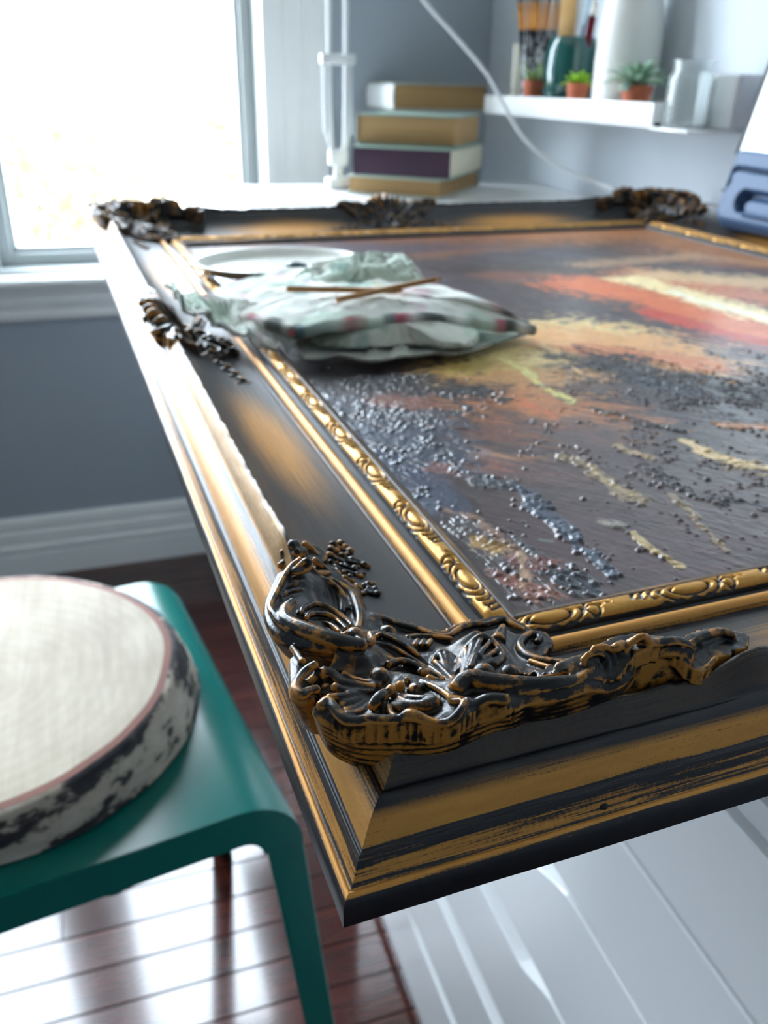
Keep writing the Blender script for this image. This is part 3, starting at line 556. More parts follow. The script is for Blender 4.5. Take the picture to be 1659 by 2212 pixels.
STROKES = [[1,[[2.96,25.44,40.2,1.33],[5.08,26.98,40.4,1.0],[5.68,23.56,40.2,1.33],[6.95,19.84,39.7,1.33],[9.62,19.23,39.2,1.33],[12.4,18.9,39.2,1.33],[15.26,17.6,39.2,1.33],[17.95,16.99,39.2,1.33]]],[1,[[18.63,16.73,39.33,1.11],[20.67,15.81,40.5,1.67],[24.32,13.17,39.83,1.11],[27.06,11.29,40.33,1.11],[28.98,11.18,41.33,1.11],[31.14,12.31,42.4,1.0],[32.78,14.11,42.33,1.11]]],[1,[[33.36,15.2,41.13,1.44],[35.68,15.0,40.13,1.44],[38.96,14.66,41.13,1.44],[42.84,12.98,41.13,1.44]]],[1,[[28.78,29.61,37.53,0.78],[30.32,23.81,39.53,0.78],[30.85,18.79,41.03,0.78],[31.04,16.64,41.03,0.78],[32.41,15.22,42.03,0.78]]],[1,[[7.63,39.83,37.93,1.78],[9.93,38.64,37.77,1.22],[11.21,35.66,37.27,1.22],[14.57,33.77,36.77,1.22],[18.16,32.51,36.6,0.67]]],[1,[[13.45,41.25,35.53,0.78],[14.94,38.17,35.53,0.78],[17.33,35.24,36.03,0.78],[19.78,32.66,36.53,0.78]]],[1,[[8.54,34.14,37.77,1.22],[10.98,32.9,36.97,0.89],[14.92,31.52,36.47,0.89],[17.82,31.54,36.17,0.56]]],[1,[[5.61,28.75,39.47,0.89],[10.24,30.62,37.47,0.89],[16.12,31.77,36.17,0.56]]],[1,[[8.15,28.14,36.97,0.89],[11.92,29.15,36.47,0.89],[16.15,31.21,35.67,0.56]]],[1,[[8.54,26.04,36.97,0.89],[12.38,27.3,35.97,0.89],[15.86,29.77,35.67,0.56]]],[1,[[8.46,24.47,36.97,0.89],[12.95,25.79,35.97,0.89],[15.83,28.42,35.67,0.56]]],[1,[[14.06,23.54,38.33,1.11],[16.31,25.09,39.13,1.44],[18.92,26.86,38.7,1.33]]],[1,[[20.31,27.08,39.2,1.33]]],[1,[[23.22,28.81,38.2,1.33]]],[1,[[25.98,31.15,37.47,0.89]]],[1,[[20.64,35.68,36.4,2.67],[20.73,35.36,37.67,2.22]]],[1,[[26.79,27.53,36.67,2.22],[26.85,27.22,37.87,1.89]]],[1,[[17.05,23.47,37.53,0.78],[18.11,23.44,38.03,0.78],[17.9,20.61,38.03,0.78],[18.27,18.28,38.53,0.78]]],[1,[[19.43,24.62,37.47,0.89],[19.91,22.5,37.97,0.89],[21.75,20.57,37.97,0.89]]],[1,[[20.35,25.3,37.47,0.89],[21.35,22.35,38.47,0.89],[22.54,20.96,38.47,0.89],[24.43,20.32,38.97,0.89]]],[1,[[20.92,26.04,37.27,1.22],[22.34,21.5,38.77,1.22],[24.75,19.04,39.63,1.44],[28.09,19.28,39.23,2.11]]],[1,[[22.47,27.54,36.47,0.89],[23.98,24.34,37.97,0.89],[25.97,21.36,39.47,0.89],[27.6,20.8,39.47,0.89]]],[0,[[4.11,54.01,36.33,1.11],[4.38,49.83,36.9,1.0],[4.31,45.36,37.9,1.0]]],[0,[[6.47,41.06,39.83,1.11],[3.28,39.92,39.33,1.11],[0.54,36.6,39.33,1.11],[-0.43,34.18,39.13,1.44],[0.32,31.9,39.13,1.44],[2.46,33.17,38.83,1.11],[4.74,33.74,38.33,1.11]]],[0,[[7.13,43.51,35.93,1.78],[4.47,42.11,34.93,1.78],[2.95,39.04,34.93,1.78]]],[0,[[7.91,42.4,35.07,1.56],[5.49,40.27,34.57,1.56],[3.96,37.99,35.07,1.56]]],[0,[[3.9,42.39,36.33,1.11],[2.32,39.96,35.33,1.11]]],[1,[[3.59,38.9,36.4,1.0],[5.38,39.76,36.9,1.0],[7.39,41.29,37.4,1.0]]],[1,[[7.53,39.62,35.07,1.56],[7.78,36.02,35.57,1.56]]],[1,[[9.25,73.07,37.2,1.33],[5.96,68.26,38.43,1.78],[4.43,63.01,39.37,1.89],[5.21,59.14,39.8,2.0],[7.45,55.24,40.17,2.22],[11.01,50.96,40.1,2.33],[15.28,47.24,39.67,2.22],[20.42,46.23,38.5,1.67]]],[1,[[20.12,53.17,36.13,3.11],[19.55,52.83,37.4,2.67]]],[1,[[17.24,52.63,38.47,0.89],[19.65,51.77,37.47,0.89],[20.93,48.29,37.9,1.0],[23.89,50.28,36.33,1.11],[24.96,54.56,35.4,1.0]]],[1,[[16.78,92.75,38.47,0.89],[13.44,90.67,37.97,0.89],[9.97,85.88,37.97,0.89],[6.01,78.72,37.97,0.89],[2.33,71.15,38.47,0.89],[2.27,66.14,38.97,0.89],[2.55,62.77,38.97,0.89],[3.64,59.21,38.97,0.89],[5.77,55.73,38.47,0.89],[7.55,54.32,37.47,0.89]]],[1,[[9.32,85.6,35.47,0.89],[13.17,88.08,34.97,0.89],[19.43,91.74,32.47,0.89],[23.33,92.75,30.47,0.89],[26.89,91.56,27.97,0.89],[28.47,87.43,25.97,0.89],[28.16,83.24,24.47,0.89]]],[1,[[8.03,82.34,35.97,0.89],[13.83,85.91,34.97,0.89],[18.42,88.18,32.47,0.89],[20.61,87.92,30.47,0.89],[22.07,86.88,28.47,0.89],[21.97,84.93,26.47,0.89]]],[1,[[6.57,77.4,36.53,0.78],[9.92,80.31,36.03,0.78],[13.84,83.3,34.03,0.78],[15.48,84.1,31.53,0.78]]],[1,[[10.32,69.41,35.47,0.89],[11.81,72.31,34.97,0.89],[16.09,76.56,32.97,0.89],[18.77,77.42,31.47,0.89],[21.79,75.19,29.97,0.89],[23.82,69.98,29.47,0.89],[23.81,66.28,30.47,0.89]]],[1,[[10.95,66.66,35.53,0.78],[13.22,69.81,34.53,0.78],[18.32,71.84,32.03,0.78],[20.85,69.86,30.53,0.78],[20.9,62.52,32.53,0.78]]],[1,[[26.59,96.62,27.33,1.11],[29.35,95.17,25.83,1.11],[31.76,90.97,24.7,1.33],[31.22,83.78,24.63,1.44],[29.53,76.54,25.2,1.33],[26.37,68.74,27.33,1.11]]],[1,[[26.99,91.05,26.27,1.22],[27.43,86.65,25.2,1.33],[25.74,81.37,24.77,1.22]]],[1,[[15.51,69.67,31.6,0.67],[18.07,67.1,31.6,0.67],[18.41,60.61,33.6,0.67]]],[1,[[12.9,87.74,37.47,0.89],[15.65,89.54,38.53,0.78],[17.69,90.51,38.83,1.11],[18.69,90.06,38.4,1.0],[17.97,88.94,36.97,0.89],[14.93,87.95,36.97,0.89],[13.07,87.44,37.47,0.89]]],[1,[[20.04,93.73,34.4,1.0],[21.41,93.22,32.4,1.0],[24.71,97.4,29.4,1.0],[28.44,100.91,26.4,1.0]]],[1,[[23.3,101.56,32.33,1.11],[24.84,101.43,30.33,1.11],[28.04,103.2,26.33,1.11]]],[1,[[18.7,112.23,32.3,2.0],[21.07,112.98,32.0,1.67]]],[1,[[19.59,109.63,30.67,2.22],[22.69,111.04,29.8,2.0]]],[1,[[23.76,115.91,30.4,1.0],[26.1,115.4,28.33,1.11],[27.73,113.36,26.4,1.0]]],[1,[[16.8,114.86,29.07,1.56],[16.77,112.73,28.2,1.33]]],[1,[[14.36,111.02,26.33,1.11],[16.63,111.24,27.33,1.11]]],[1,[[28.92,60.74,29.53,0.78],[30.86,60.78,29.53,0.78],[34.9,58.89,27.53,0.78],[38.05,56.13,25.53,0.78],[41.65,54.25,21.53,0.78],[41.96,47.41,23.53,0.78],[42.92,41.09,24.53,0.78]]],[1,[[26.91,58.18,29.53,0.78],[31.57,57.43,28.03,0.78],[35.43,54.49,26.03,0.78],[38.41,49.58,25.03,0.78],[40.15,44.69,25.03,0.78]]],[1,[[24.21,52.15,31.47,0.89],[28.73,50.0,29.47,0.89],[33.61,48.74,27.97,0.89],[37.0,46.41,26.97,0.89]]],[1,[[25.6,43.31,33.33,1.11],[29.85,44.94,32.4,1.0],[33.54,44.82,30.33,1.11],[35.87,43.87,28.53,0.78]]],[1,[[33.87,41.79,30.13,1.44],[36.99,41.55,28.7,1.33],[39.22,39.27,27.7,1.33]]],[1,[[34.64,38.66,30.2,1.33],[37.76,36.14,29.27,1.22],[38.96,32.04,30.27,1.22]]],[1,[[36.11,70.77,22.27,2.89],[36.34,70.67,23.53,2.44]]],[1,[[46.82,60.44,16.97,0.89],[46.99,54.61,17.97,0.89],[46.86,48.17,19.67,0.56]]],[1,[[49.73,63.01,16.97,0.89],[47.74,54.35,17.97,0.89],[46.86,48.17,19.67,0.56]]],[1,[[51.3,63.2,16.97,0.89],[48.37,54.14,17.97,0.89],[46.86,48.17,19.67,0.56]]],[1,[[52.11,61.0,16.97,0.89],[49.12,53.88,17.97,0.89],[46.86,48.17,19.67,0.56]]],[1,[[51.45,56.3,16.97,0.89],[49.75,53.66,17.97,0.89],[46.86,48.17,19.67,0.56]]],[1,[[46.9,61.82,15.47,0.89],[48.98,63.99,16.47,0.89],[50.8,64.1,16.97,0.89],[52.32,62.13,16.97,0.89],[51.52,56.5,17.47,0.89]]],[1,[[52.97,56.68,19.03,0.78],[50.97,51.22,20.53,0.78],[47.06,44.46,22.67,0.56]]],[1,[[56.43,60.26,19.03,0.78],[52.46,52.75,20.53,0.78],[47.06,44.46,22.67,0.56]]],[1,[[60.12,62.92,19.03,0.78],[54.04,53.87,20.53,0.78],[47.06,44.46,22.67,0.56]]],[1,[[63.55,64.27,19.03,0.78],[55.49,54.41,20.53,0.78],[47.06,44.46,22.67,0.56]]],[1,[[65.07,61.75,19.03,0.78],[56.17,53.35,20.53,0.78],[47.06,44.46,22.67,0.56]]],[1,[[64.99,57.36,19.03,0.78],[56.18,51.48,20.53,0.78],[47.06,44.46,22.67,0.56]]],[1,[[64.09,53.84,19.03,0.78],[55.83,49.97,20.53,0.78],[47.06,44.46,22.67,0.56]]],[1,[[50.21,51.43,19.4,1.0],[54.3,58.83,18.4,1.0],[60.07,63.44,18.9,1.0],[63.78,64.2,19.2,1.33],[65.65,61.06,18.9,1.0],[65.37,55.07,18.2,1.33],[60.85,50.52,19.4,1.0]]],[1,[[52.03,48.43,22.4,1.0],[56.18,53.89,21.4,1.0],[57.24,53.07,21.4,1.0]]],[1,[[69.66,65.43,15.53,2.44],[75.54,73.34,14.4,1.0]]],[1,[[36.97,87.67,17.4,1.0],[40.99,88.36,15.4,1.0],[46.11,86.67,12.9,1.0],[51.34,83.71,11.9,1.0],[55.53,78.52,11.77,1.22],[59.15,77.3,11.9,1.0],[64.56,80.56,11.33,1.11],[69.51,81.87,10.7,1.33],[73.61,81.26,10.4,1.0]]],[1,[[73.37,80.78,10.4,1.0],[77.13,80.99,10.83,1.11],[80.53,80.98,10.83,1.11],[81.57,77.8,10.83,1.11],[83.89,74.46,10.4,1.0]]],[1,[[44.34,76.01,15.53,0.78],[48.73,77.55,14.03,0.78],[53.04,76.58,13.53,0.78],[58.29,73.5,13.53,0.78]]],[1,[[45.42,74.85,15.03,0.78],[43.17,71.6,16.03,0.78]]],[1,[[47.31,74.21,15.03,0.78],[45.03,70.97,16.03,0.78]]],[1,[[49.2,73.57,15.03,0.78],[46.89,70.34,16.03,0.78]]],[1,[[51.09,72.93,15.03,0.78],[48.75,69.71,16.03,0.78]]],[1,[[34.75,22.42,38.53,2.44],[36.94,23.65,39.53,2.44],[39.34,23.64,40.03,2.44],[42.01,21.61,40.03,2.44],[47.18,19.59,39.73,2.11],[53.67,17.68,39.5,1.67],[59.7,17.05,39.2,1.33],[63.59,16.97,38.9,1.0]]],[1,[[45.78,29.97,35.27,2.89]]],[1,[[45.44,18.27,38.4,1.0],[48.48,17.12,38.9,1.0],[53.08,16.45,38.9,1.0],[57.83,15.94,38.9,1.0],[61.75,16.09,38.9,1.0],[65.68,17.1,39.4,1.0]]],[1,[[82.27,63.75,13.33,1.11],[84.75,66.27,12.83,1.11],[84.09,68.62,12.83,1.11],[80.96,67.86,13.33,1.11],[76.1,63.33,14.13,1.44],[74.61,57.88,15.07,1.56],[75.38,53.27,16.13,1.44],[79.5,47.85,17.83,1.11],[82.67,43.26,19.47,0.89]]],[1,[[72.39,51.44,17.47,0.89],[73.98,46.46,18.97,0.89],[75.69,41.98,20.47,0.89]]],[1,[[59.99,41.34,23.4,2.67]]],[1,[[64.84,32.06,28.4,1.0]]],[1,[[67.34,32.04,28.4,1.0]]],[1,[[67.81,29.95,30.4,1.0]]],[1,[[69.45,28.98,30.4,1.0]]],[1,[[70.86,28.09,30.4,1.0]]],[1,[[67.68,28.35,30.4,1.0]]],[1,[[64.79,17.37,38.97,0.89],[67.35,17.8,39.47,0.89],[69.09,19.03,39.97,0.89],[68.75,20.23,40.47,0.89],[66.96,19.56,40.47,0.89]]],[1,[[69.8,17.53,37.97,0.89],[70.96,19.29,38.97,0.89],[70.57,20.39,40.47,0.89],[69.1,21.01,41.47,0.89],[66.62,19.79,41.47,0.89]]],[1,[[70.45,16.19,36.97,0.89],[72.83,18.33,38.47,0.89],[73.4,19.94,40.47,0.89],[70.88,20.27,42.47,0.89],[67.66,20.06,42.47,0.89]]],[1,[[72.56,16.14,36.47,0.89],[75.08,18.58,38.47,0.89],[75.18,19.99,41.47,0.89],[72.92,20.48,43.47,0.89],[69.68,20.79,43.47,0.89]]],[1,[[74.63,16.25,36.9,1.0],[77.88,19.33,39.4,1.0],[78.97,19.89,42.4,1.0],[81.85,19.98,44.4,1.0],[83.38,19.52,44.9,1.0]]],[1,[[77.39,20.16,40.2,1.33],[78.71,21.05,42.2,1.33],[75.46,19.62,43.2,1.33]]],[1,[[79.78,21.32,39.53,0.78],[80.25,22.0,41.53,0.78],[82.7,20.92,43.53,0.78],[83.33,21.15,41.03,0.78],[81.92,20.94,40.03,0.78],[80.24,21.35,39.03,0.78]]],[1,[[83.89,20.1,44.27,1.22],[85.52,20.09,42.2,1.33],[88.42,20.32,41.2,1.33],[92.94,20.36,40.7,1.33],[96.83,20.16,39.27,1.22],[99.83,19.59,37.47,0.89]]],[1,[[97.81,19.33,35.07,1.56],[98.8,17.82,32.53,0.78],[101.04,17.48,31.53,0.78],[104.44,18.37,31.53,0.78],[107.95,19.62,32.53,0.78]]],[1,[[104.53,25.85,33.4,1.0],[110.3,27.26,33.7,1.33],[115.32,28.31,33.2,1.33],[118.97,27.5,32.27,1.22],[119.93,26.87,31.27,1.22]]],[1,[[107.26,25.53,32.33,1.11],[112.45,26.86,31.83,1.11],[117.44,28.31,31.33,1.11]]],[1,[[116.93,29.38,30.4,1.0],[119.43,27.93,30.4,1.0]]],[0,[[3.78,27.54,37.57,2.5],[4.26,25.44,37.14,2.5],[8.86,22.06,35.71,2.5],[16.55,19.02,35.71,2.5],[25.8,15.59,35.71,2.5],[32.36,15.16,36.57,2.5],[40.37,16.46,36.57,2.5],[44.92,15.88,36.57,2.5]]],[0,[[4.13,28.06,36.14,2.5],[4.85,25.61,35.29,2.5],[9.82,22.49,33.43,2.5],[17.55,19.36,33.43,2.5],[26.59,16.39,33.43,2.5],[33.35,16.19,34.14,2.5],[41.15,17.46,34.14,2.5],[45.79,16.98,34.14,2.5]]],[0,[[4.47,28.59,34.71,2.5],[5.44,25.78,33.43,2.5],[10.77,22.92,31.14,2.5],[18.55,19.7,31.14,2.5],[27.38,17.19,31.14,2.5],[34.34,17.23,31.71,2.5],[41.93,18.47,31.71,2.5],[46.66,18.08,31.71,2.5]]],[0,[[4.82,29.11,33.29,2.5],[6.02,25.95,31.57,2.5],[11.73,23.34,28.86,2.5],[19.55,20.04,28.86,2.5],[28.18,18.0,28.86,2.5],[35.32,18.27,29.29,2.5],[42.71,19.48,29.29,2.5],[47.53,19.18,29.29,2.5]]],[0,[[5.16,29.64,31.86,2.5],[6.61,26.12,29.71,2.5],[12.69,23.77,26.57,2.5],[20.55,20.38,26.57,2.5],[28.97,18.8,26.57,2.5],[36.31,19.31,26.86,2.5],[43.49,20.48,26.86,2.5],[48.4,20.29,26.86,2.5]]],[0,[[5.51,30.16,30.43,2.5],[7.2,26.28,27.86,2.5],[13.65,24.19,24.29,2.5],[21.56,20.72,24.29,2.5],[29.77,19.6,24.29,2.5],[37.3,20.35,24.43,2.5],[44.27,21.49,24.43,2.5],[49.27,21.39,24.43,2.5]]],[0,[[5.85,30.69,29.0,2.5],[7.79,26.45,26.0,2.5],[14.6,24.62,22.0,2.5],[22.56,21.06,22.0,2.5],[30.56,20.4,22.0,2.5],[38.29,21.39,22.0,2.5],[45.05,22.49,22.0,2.5],[50.14,22.49,22.0,2.5]]],[0,[[45.2,16.33,36.14,2.5],[49.11,17.43,36.14,2.5],[53.76,16.77,36.14,2.5],[58.64,16.43,36.14,2.5],[66.21,17.04,36.14,2.5],[72.04,17.67,34.0,2.5],[77.13,18.46,34.43,2.5],[82.62,21.82,36.14,2.5],[88.7,22.29,37.07,2.5],[94.56,21.21,37.14,2.5],[98.89,20.38,35.57,2.5]]],[0,[[46.03,17.36,33.79,2.5],[49.93,18.28,33.79,2.5],[54.63,17.66,33.79,2.5],[59.58,17.38,33.79,2.5],[67.15,17.92,33.79,2.5],[73.1,18.71,32.0,2.5],[78.31,19.53,32.86,2.5],[83.94,22.64,34.29,2.5],[89.77,23.11,35.14,2.5],[95.54,21.93,35.29,2.5],[99.75,20.94,34.14,2.5]]],[0,[[46.85,18.39,31.43,2.5],[50.75,19.14,31.43,2.5],[55.51,18.55,31.43,2.5],[60.53,18.32,31.43,2.5],[68.09,18.8,31.43,2.5],[74.15,19.74,30.0,2.5],[79.48,20.59,31.29,2.5],[85.26,23.47,32.43,2.5],[90.84,23.93,33.21,2.5],[96.52,22.65,33.43,2.5],[100.61,21.51,32.71,2.5]]],[0,[[47.67,19.41,29.07,2.5],[51.57,20.0,29.07,2.5],[56.38,19.44,29.07,2.5],[61.47,19.27,29.07,2.5],[69.03,19.67,29.07,2.5],[75.21,20.77,28.0,2.5],[80.65,21.66,29.71,2.5],[86.57,24.29,30.57,2.5],[91.92,24.75,31.29,2.5],[97.5,23.38,31.57,2.5],[101.48,22.07,31.29,2.5]]],[0,[[48.49,20.44,26.71,2.5],[52.4,20.86,26.71,2.5],[57.26,20.34,26.71,2.5],[62.41,20.22,26.71,2.5],[69.97,20.55,26.71,2.5],[76.27,21.81,26.0,2.5],[81.83,22.73,28.14,2.5],[87.89,25.11,28.71,2.5],[92.99,25.57,29.36,2.5],[98.48,24.1,29.71,2.5],[102.34,22.64,29.86,2.5]]],[0,[[49.31,21.47,24.36,2.5],[53.22,21.71,24.36,2.5],[58.13,21.23,24.36,2.5],[63.36,21.17,24.36,2.5],[70.9,21.43,24.36,2.5],[77.33,22.84,24.0,2.5],[83.0,23.8,26.57,2.5],[89.2,25.93,26.86,2.5],[94.06,26.38,27.43,2.5],[99.46,24.82,27.86,2.5],[103.2,23.2,28.43,2.5]]],[0,[[50.14,22.49,22.0,2.5],[54.04,22.57,22.0,2.5],[59.01,22.12,22.0,2.5],[64.3,22.12,22.0,2.5],[71.84,22.31,22.0,2.5],[78.38,23.87,22.0,2.5],[84.18,24.86,25.0,2.5],[90.52,26.75,25.0,2.5],[95.13,27.2,25.5,2.5],[100.44,25.54,26.0,2.5],[104.06,23.77,27.0,2.5]]],[0,[[10.7,88.97,35.33,2.4],[7.31,82.68,35.17,2.4],[3.87,75.36,35.0,2.4],[2.28,67.97,35.42,2.4],[2.62,61.24,35.83,2.4],[5.92,56.05,36.17,2.4],[11.29,50.03,37.5,2.4],[19.97,47.33,36.17,2.4]]],[0,[[11.32,90.71,33.67,2.4],[8.09,84.81,33.33,2.4],[4.73,77.65,33.0,2.4],[3.16,70.1,33.33,2.4],[3.44,63.07,33.67,2.4],[6.57,57.07,34.33,2.4],[11.74,50.89,36.0,2.4],[20.1,47.69,35.33,2.4]]],[0,[[11.95,92.45,32.0,2.4],[8.88,86.94,31.5,2.4],[5.58,79.94,31.0,2.4],[4.03,72.23,31.25,2.4],[4.25,64.91,31.5,2.4],[7.22,58.1,32.5,2.4],[12.19,51.76,34.5,2.4],[20.23,48.05,34.5,2.4]]],[0,[[12.57,94.19,30.33,2.4],[9.67,89.07,29.67,2.4],[6.44,82.22,29.0,2.4],[4.91,74.36,29.17,2.4],[5.06,66.75,29.33,2.4],[7.87,59.12,30.67,2.4],[12.64,52.63,33.0,2.4],[20.36,48.41,33.67,2.4]]],[0,[[13.2,95.93,28.67,2.4],[10.46,91.2,27.83,2.4],[7.3,84.51,27.0,2.4],[5.78,76.49,27.08,2.4],[5.88,68.59,27.17,2.4],[8.52,60.15,28.83,2.4],[13.1,53.5,31.5,2.4],[20.49,48.77,32.83,2.4]]],[0,[[13.82,97.67,27.0,2.4],[11.24,93.33,26.0,2.4],[8.16,86.79,25.0,2.4],[6.66,78.62,25.0,2.4],[6.69,70.42,25.0,2.4],[9.16,61.17,27.0,2.4],[13.55,54.36,30.0,2.4],[20.63,49.13,32.0,2.4]]],[0,[[4.04,49.91,34.33,2.3],[2.04,41.78,35.58,2.3],[0.93,36.54,35.0,2.3],[2.91,34.39,35.17,2.3]]],[0,[[4.42,50.58,32.67,2.3],[2.43,42.84,33.67,2.3],[1.44,37.28,33.0,2.3],[3.39,34.55,33.33,2.3]]],[0,[[4.8,51.25,31.0,2.3],[2.82,43.9,31.75,2.3],[1.96,38.01,31.0,2.3],[3.88,34.71,31.5,2.3]]],[0,[[5.18,51.92,29.33,2.3],[3.22,44.97,29.83,2.3],[2.47,38.75,29.0,2.3],[4.36,34.87,29.67,2.3]]],[0,[[5.57,52.59,27.67,2.3],[3.61,46.03,27.92,2.3],[2.99,39.49,27.0,2.3],[4.85,35.03,27.83,2.3]]],[0,[[5.95,53.26,26.0,2.3],[4.01,47.09,26.0,2.3],[3.51,40.22,25.0,2.3],[5.33,35.19,26.0,2.3]]]]
SPRIG = [[42.51,144.95,1.37],[46.42,147.04,1.58],[47.45,144.66,1.37],[48.07,141.11,1.48],[40.53,140.64,1.37],[42.08,139.47,1.27],[43.45,136.76,1.16],[46.42,134.18,1.48],[48.32,133.23,1.37],[50.22,131.33,1.37],[51.2,130.06,1.06],[37.91,134.15,1.37],[39.33,133.68,0.95],[40.85,132.55,0.84],[42.06,133.41,0.74],[42.37,131.43,0.74],[40.91,128.82,0.84],[39.32,129.66,0.74],[42.87,128.17,0.84],[45.3,127.98,1.06],[46.79,128.72,0.95],[46.7,125.68,0.84],[47.44,124.22,0.95],[45.31,124.33,0.84],[46.14,122.25,0.95],[43.28,123.8,0.84],[36.93,128.93,0.95],[37.75,125.64,1.06],[39.72,123.2,0.84],[41.57,121.41,0.84],[36.95,121.19,1.27],[38.29,117.86,1.27],[39.82,117.93,0.84],[39.65,112.89,1.06],[41.66,114.46,0.84],[42.39,113.09,0.84],[44.79,115.69,1.06],[46.69,116.78,1.27],[48.24,116.85,1.16],[47.95,113.49,1.27],[47.85,110.71,1.27],[45.62,110.34,1.16],[43.75,110.96,1.06],[42.26,109.25,1.06],[40.57,110.36,0.95],[45.43,113.2,1.06],[41.17,117.47,0.84],[38.04,113.43,1.06]]
def stroketubes(strokes, seg=9, sub=5):
    parts = []
    for g, pts in strokes:
        A_ = np.array(pts, float)
        if len(A_) == 1: parts.append(ico(A_[0, :3], A_[0, 3], 2)); continue
        Q = crom(A_, sub); parts.append(tubegeo(Q[:, :3], np.clip(Q[:, 3], .25, 9), seg))
    return parts
def ground(strokes, cell, sig, drop, lo, hi, floorfn, thr=.8):
    S_ = []
    for g, pts in strokes:
        if g: S_.append(crom(np.array(pts, float), 4) if len(pts) > 1 else np.array(pts, float))
    S_ = np.vstack(S_); xs = np.arange(lo[0], hi[0], cell); ys = np.arange(lo[1], hi[1], cell); X, Y = np.meshgrid(xs, ys, indexing='ij')
    num = np.zeros_like(X); den = np.zeros_like(X)
    for x, y, z, r in S_:
        w = np.exp(-((X - x) ** 2 + (Y - y) ** 2) / (2 * sig * sig)); num += w * z; den += w
    Z = num / (den + 1e-9) - drop + .5 * (fbm(X / 1.6, Y / 1.6, 5) - .5); M = den > thr; k = int(round(5.0 / cell))
    def dil(m, r):
        for _ in range(r):
            q = m.copy(); q[1:] |= m[:-1]; q[:-1] |= m[1:]; q[:, 1:] |= m[:, :-1]; q[:, :-1] |= m[:, 1:]; m = q
        return m
    M = ~dil(~dil(M, k), k); E_ = ~dil(~M, int(round(2.9 / cell))); rim_ = np.minimum(X, Y) < 20 if lo[0] > -10 else Y < 13; E_ = ~dil(~(den > thr), int(round(3.7 / cell))); M = np.where(rim_, E_, M); bot = np.minimum(np.maximum(floorfn(X, Y) - 2.0, .4), Z - 2.5); bot = np.where(rim_, Z - 5.0, bot)
    nx, ny = X.shape; V = np.vstack([np.stack([X, Y, Z], -1).reshape(-1, 3), np.stack([X, Y, bot], -1).reshape(-1, 3)]); N = nx * ny
    C = M[:-1, :-1] & M[1:, :-1] & M[1:, 1:] & M[:-1, 1:]; F = []
    idx = lambda i, j: i * ny + j
    for i, j in zip(*np.nonzero(C)):
        q = [idx(i, j), idx(i + 1, j), idx(i + 1, j + 1), idx(i, j + 1)]; F.append(q); F.append([k + N for k in q[::-1]])
        for (di, dj), (p0, p1) in (((0, -1), (0, 1)), ((1, 0), (1, 2)), ((0, 1), (2, 3)), ((-1, 0), (3, 0))):
            a, b = i + di, j + dj
            if not (0 <= a < nx - 1 and 0 <= b < ny - 1 and C[a, b]): F.append([q[p1], q[p0], q[p0] + N, q[p1] + N])
    return V, F
cornerfloor = lambda X, Y: zprof(np.minimum(X, Y)) - 9.0 * (np.minimum(X, Y) > 12) * (np.minimum(X, Y) < 28)
parts = stroketubes(STROKES) + [ground(STROKES, .8, 2.4, .9, (-4, -4), (126, 122), cornerfloor)]
V, F = merge(parts)
me_c, co = remesh(V * mm, F, .00036)
co = relief_attrs(me_c, co, 16, .00045, 1)
def wallattr(me, co, f):
    nr = np.empty(len(co) * 3, np.float32); me.vertices.foreach_get('normal', nr); nr = nr.reshape(-1, 3)
    me.attributes.new('wall', 'FLOAT', 'POINT').data.foreach_set('value', (sstep(.35, .0, np.abs(nr[:, 2])) * f(co)).astype(np.float32) if False else ((1 - sstep(.1, .5, np.abs(nr[:, 2]))) * f(co)).astype(np.float32))
wallattr(me_c, co, lambda c: (np.minimum(c[:, 0], c[:, 1]) < .026) * 1.0)
me_c.materials.clear(); me_c.materials.append(MO)
for sx, sy in ((1, 1), (-1, 1), (1, -1), (-1, -1)):
    o = link('corner_ornament', me_c, None, fr, ((0 if sx > 0 else LX) * mm, (0 if sy > 0 else LY) * mm, 0)); o.scale = (sx, sy, 1)
# sprig of flowerets
rs = np.random.RandomState(2); parts = []
for x, y, r in SPRIG:
    z = float(zprof(min(x, y))) + r * .55; parts.append(ico((x, y, z), (r * (1 + .5 * rs.rand()), r * (.7 + .5 * rs.rand()), r * (.85 + .3 * rs.rand())), 2))
for k in range(0, len(SPRIG) - 3, 3):
    p, q = np.array(SPRIG[k]), np.array(SPRIG[k + 3]); parts.append(tubegeo(np.array([[p[0], p[1], zprof(p[0]) + .4], [q[0], q[1], zprof(q[0]) + .4]]), .7, 8))
V, F = merge(parts); me_s, co = remesh(V * mm, F, .00033); co = relief_attrs(me_s, co, 10, .0004, 1); wallattr(me_s, co, lambda c: 0.0 * c[:, 0]); me_s.materials.clear(); me_s.materials.append(MO)
def xf(a): return Matrix(a)
# near left corner: one sprig on the left rail; its mirror images at the other corners
for sx, sy in ((1, 1), (-1, 1), (1, -1), (-1, -1)):
    o = link('floral_sprig', me_s, None, fr, ((0 if sx > 0 else LX) * mm, (0 if sy > 0 else LY) * mm, 0)); o.scale = (sx, sy, 1)
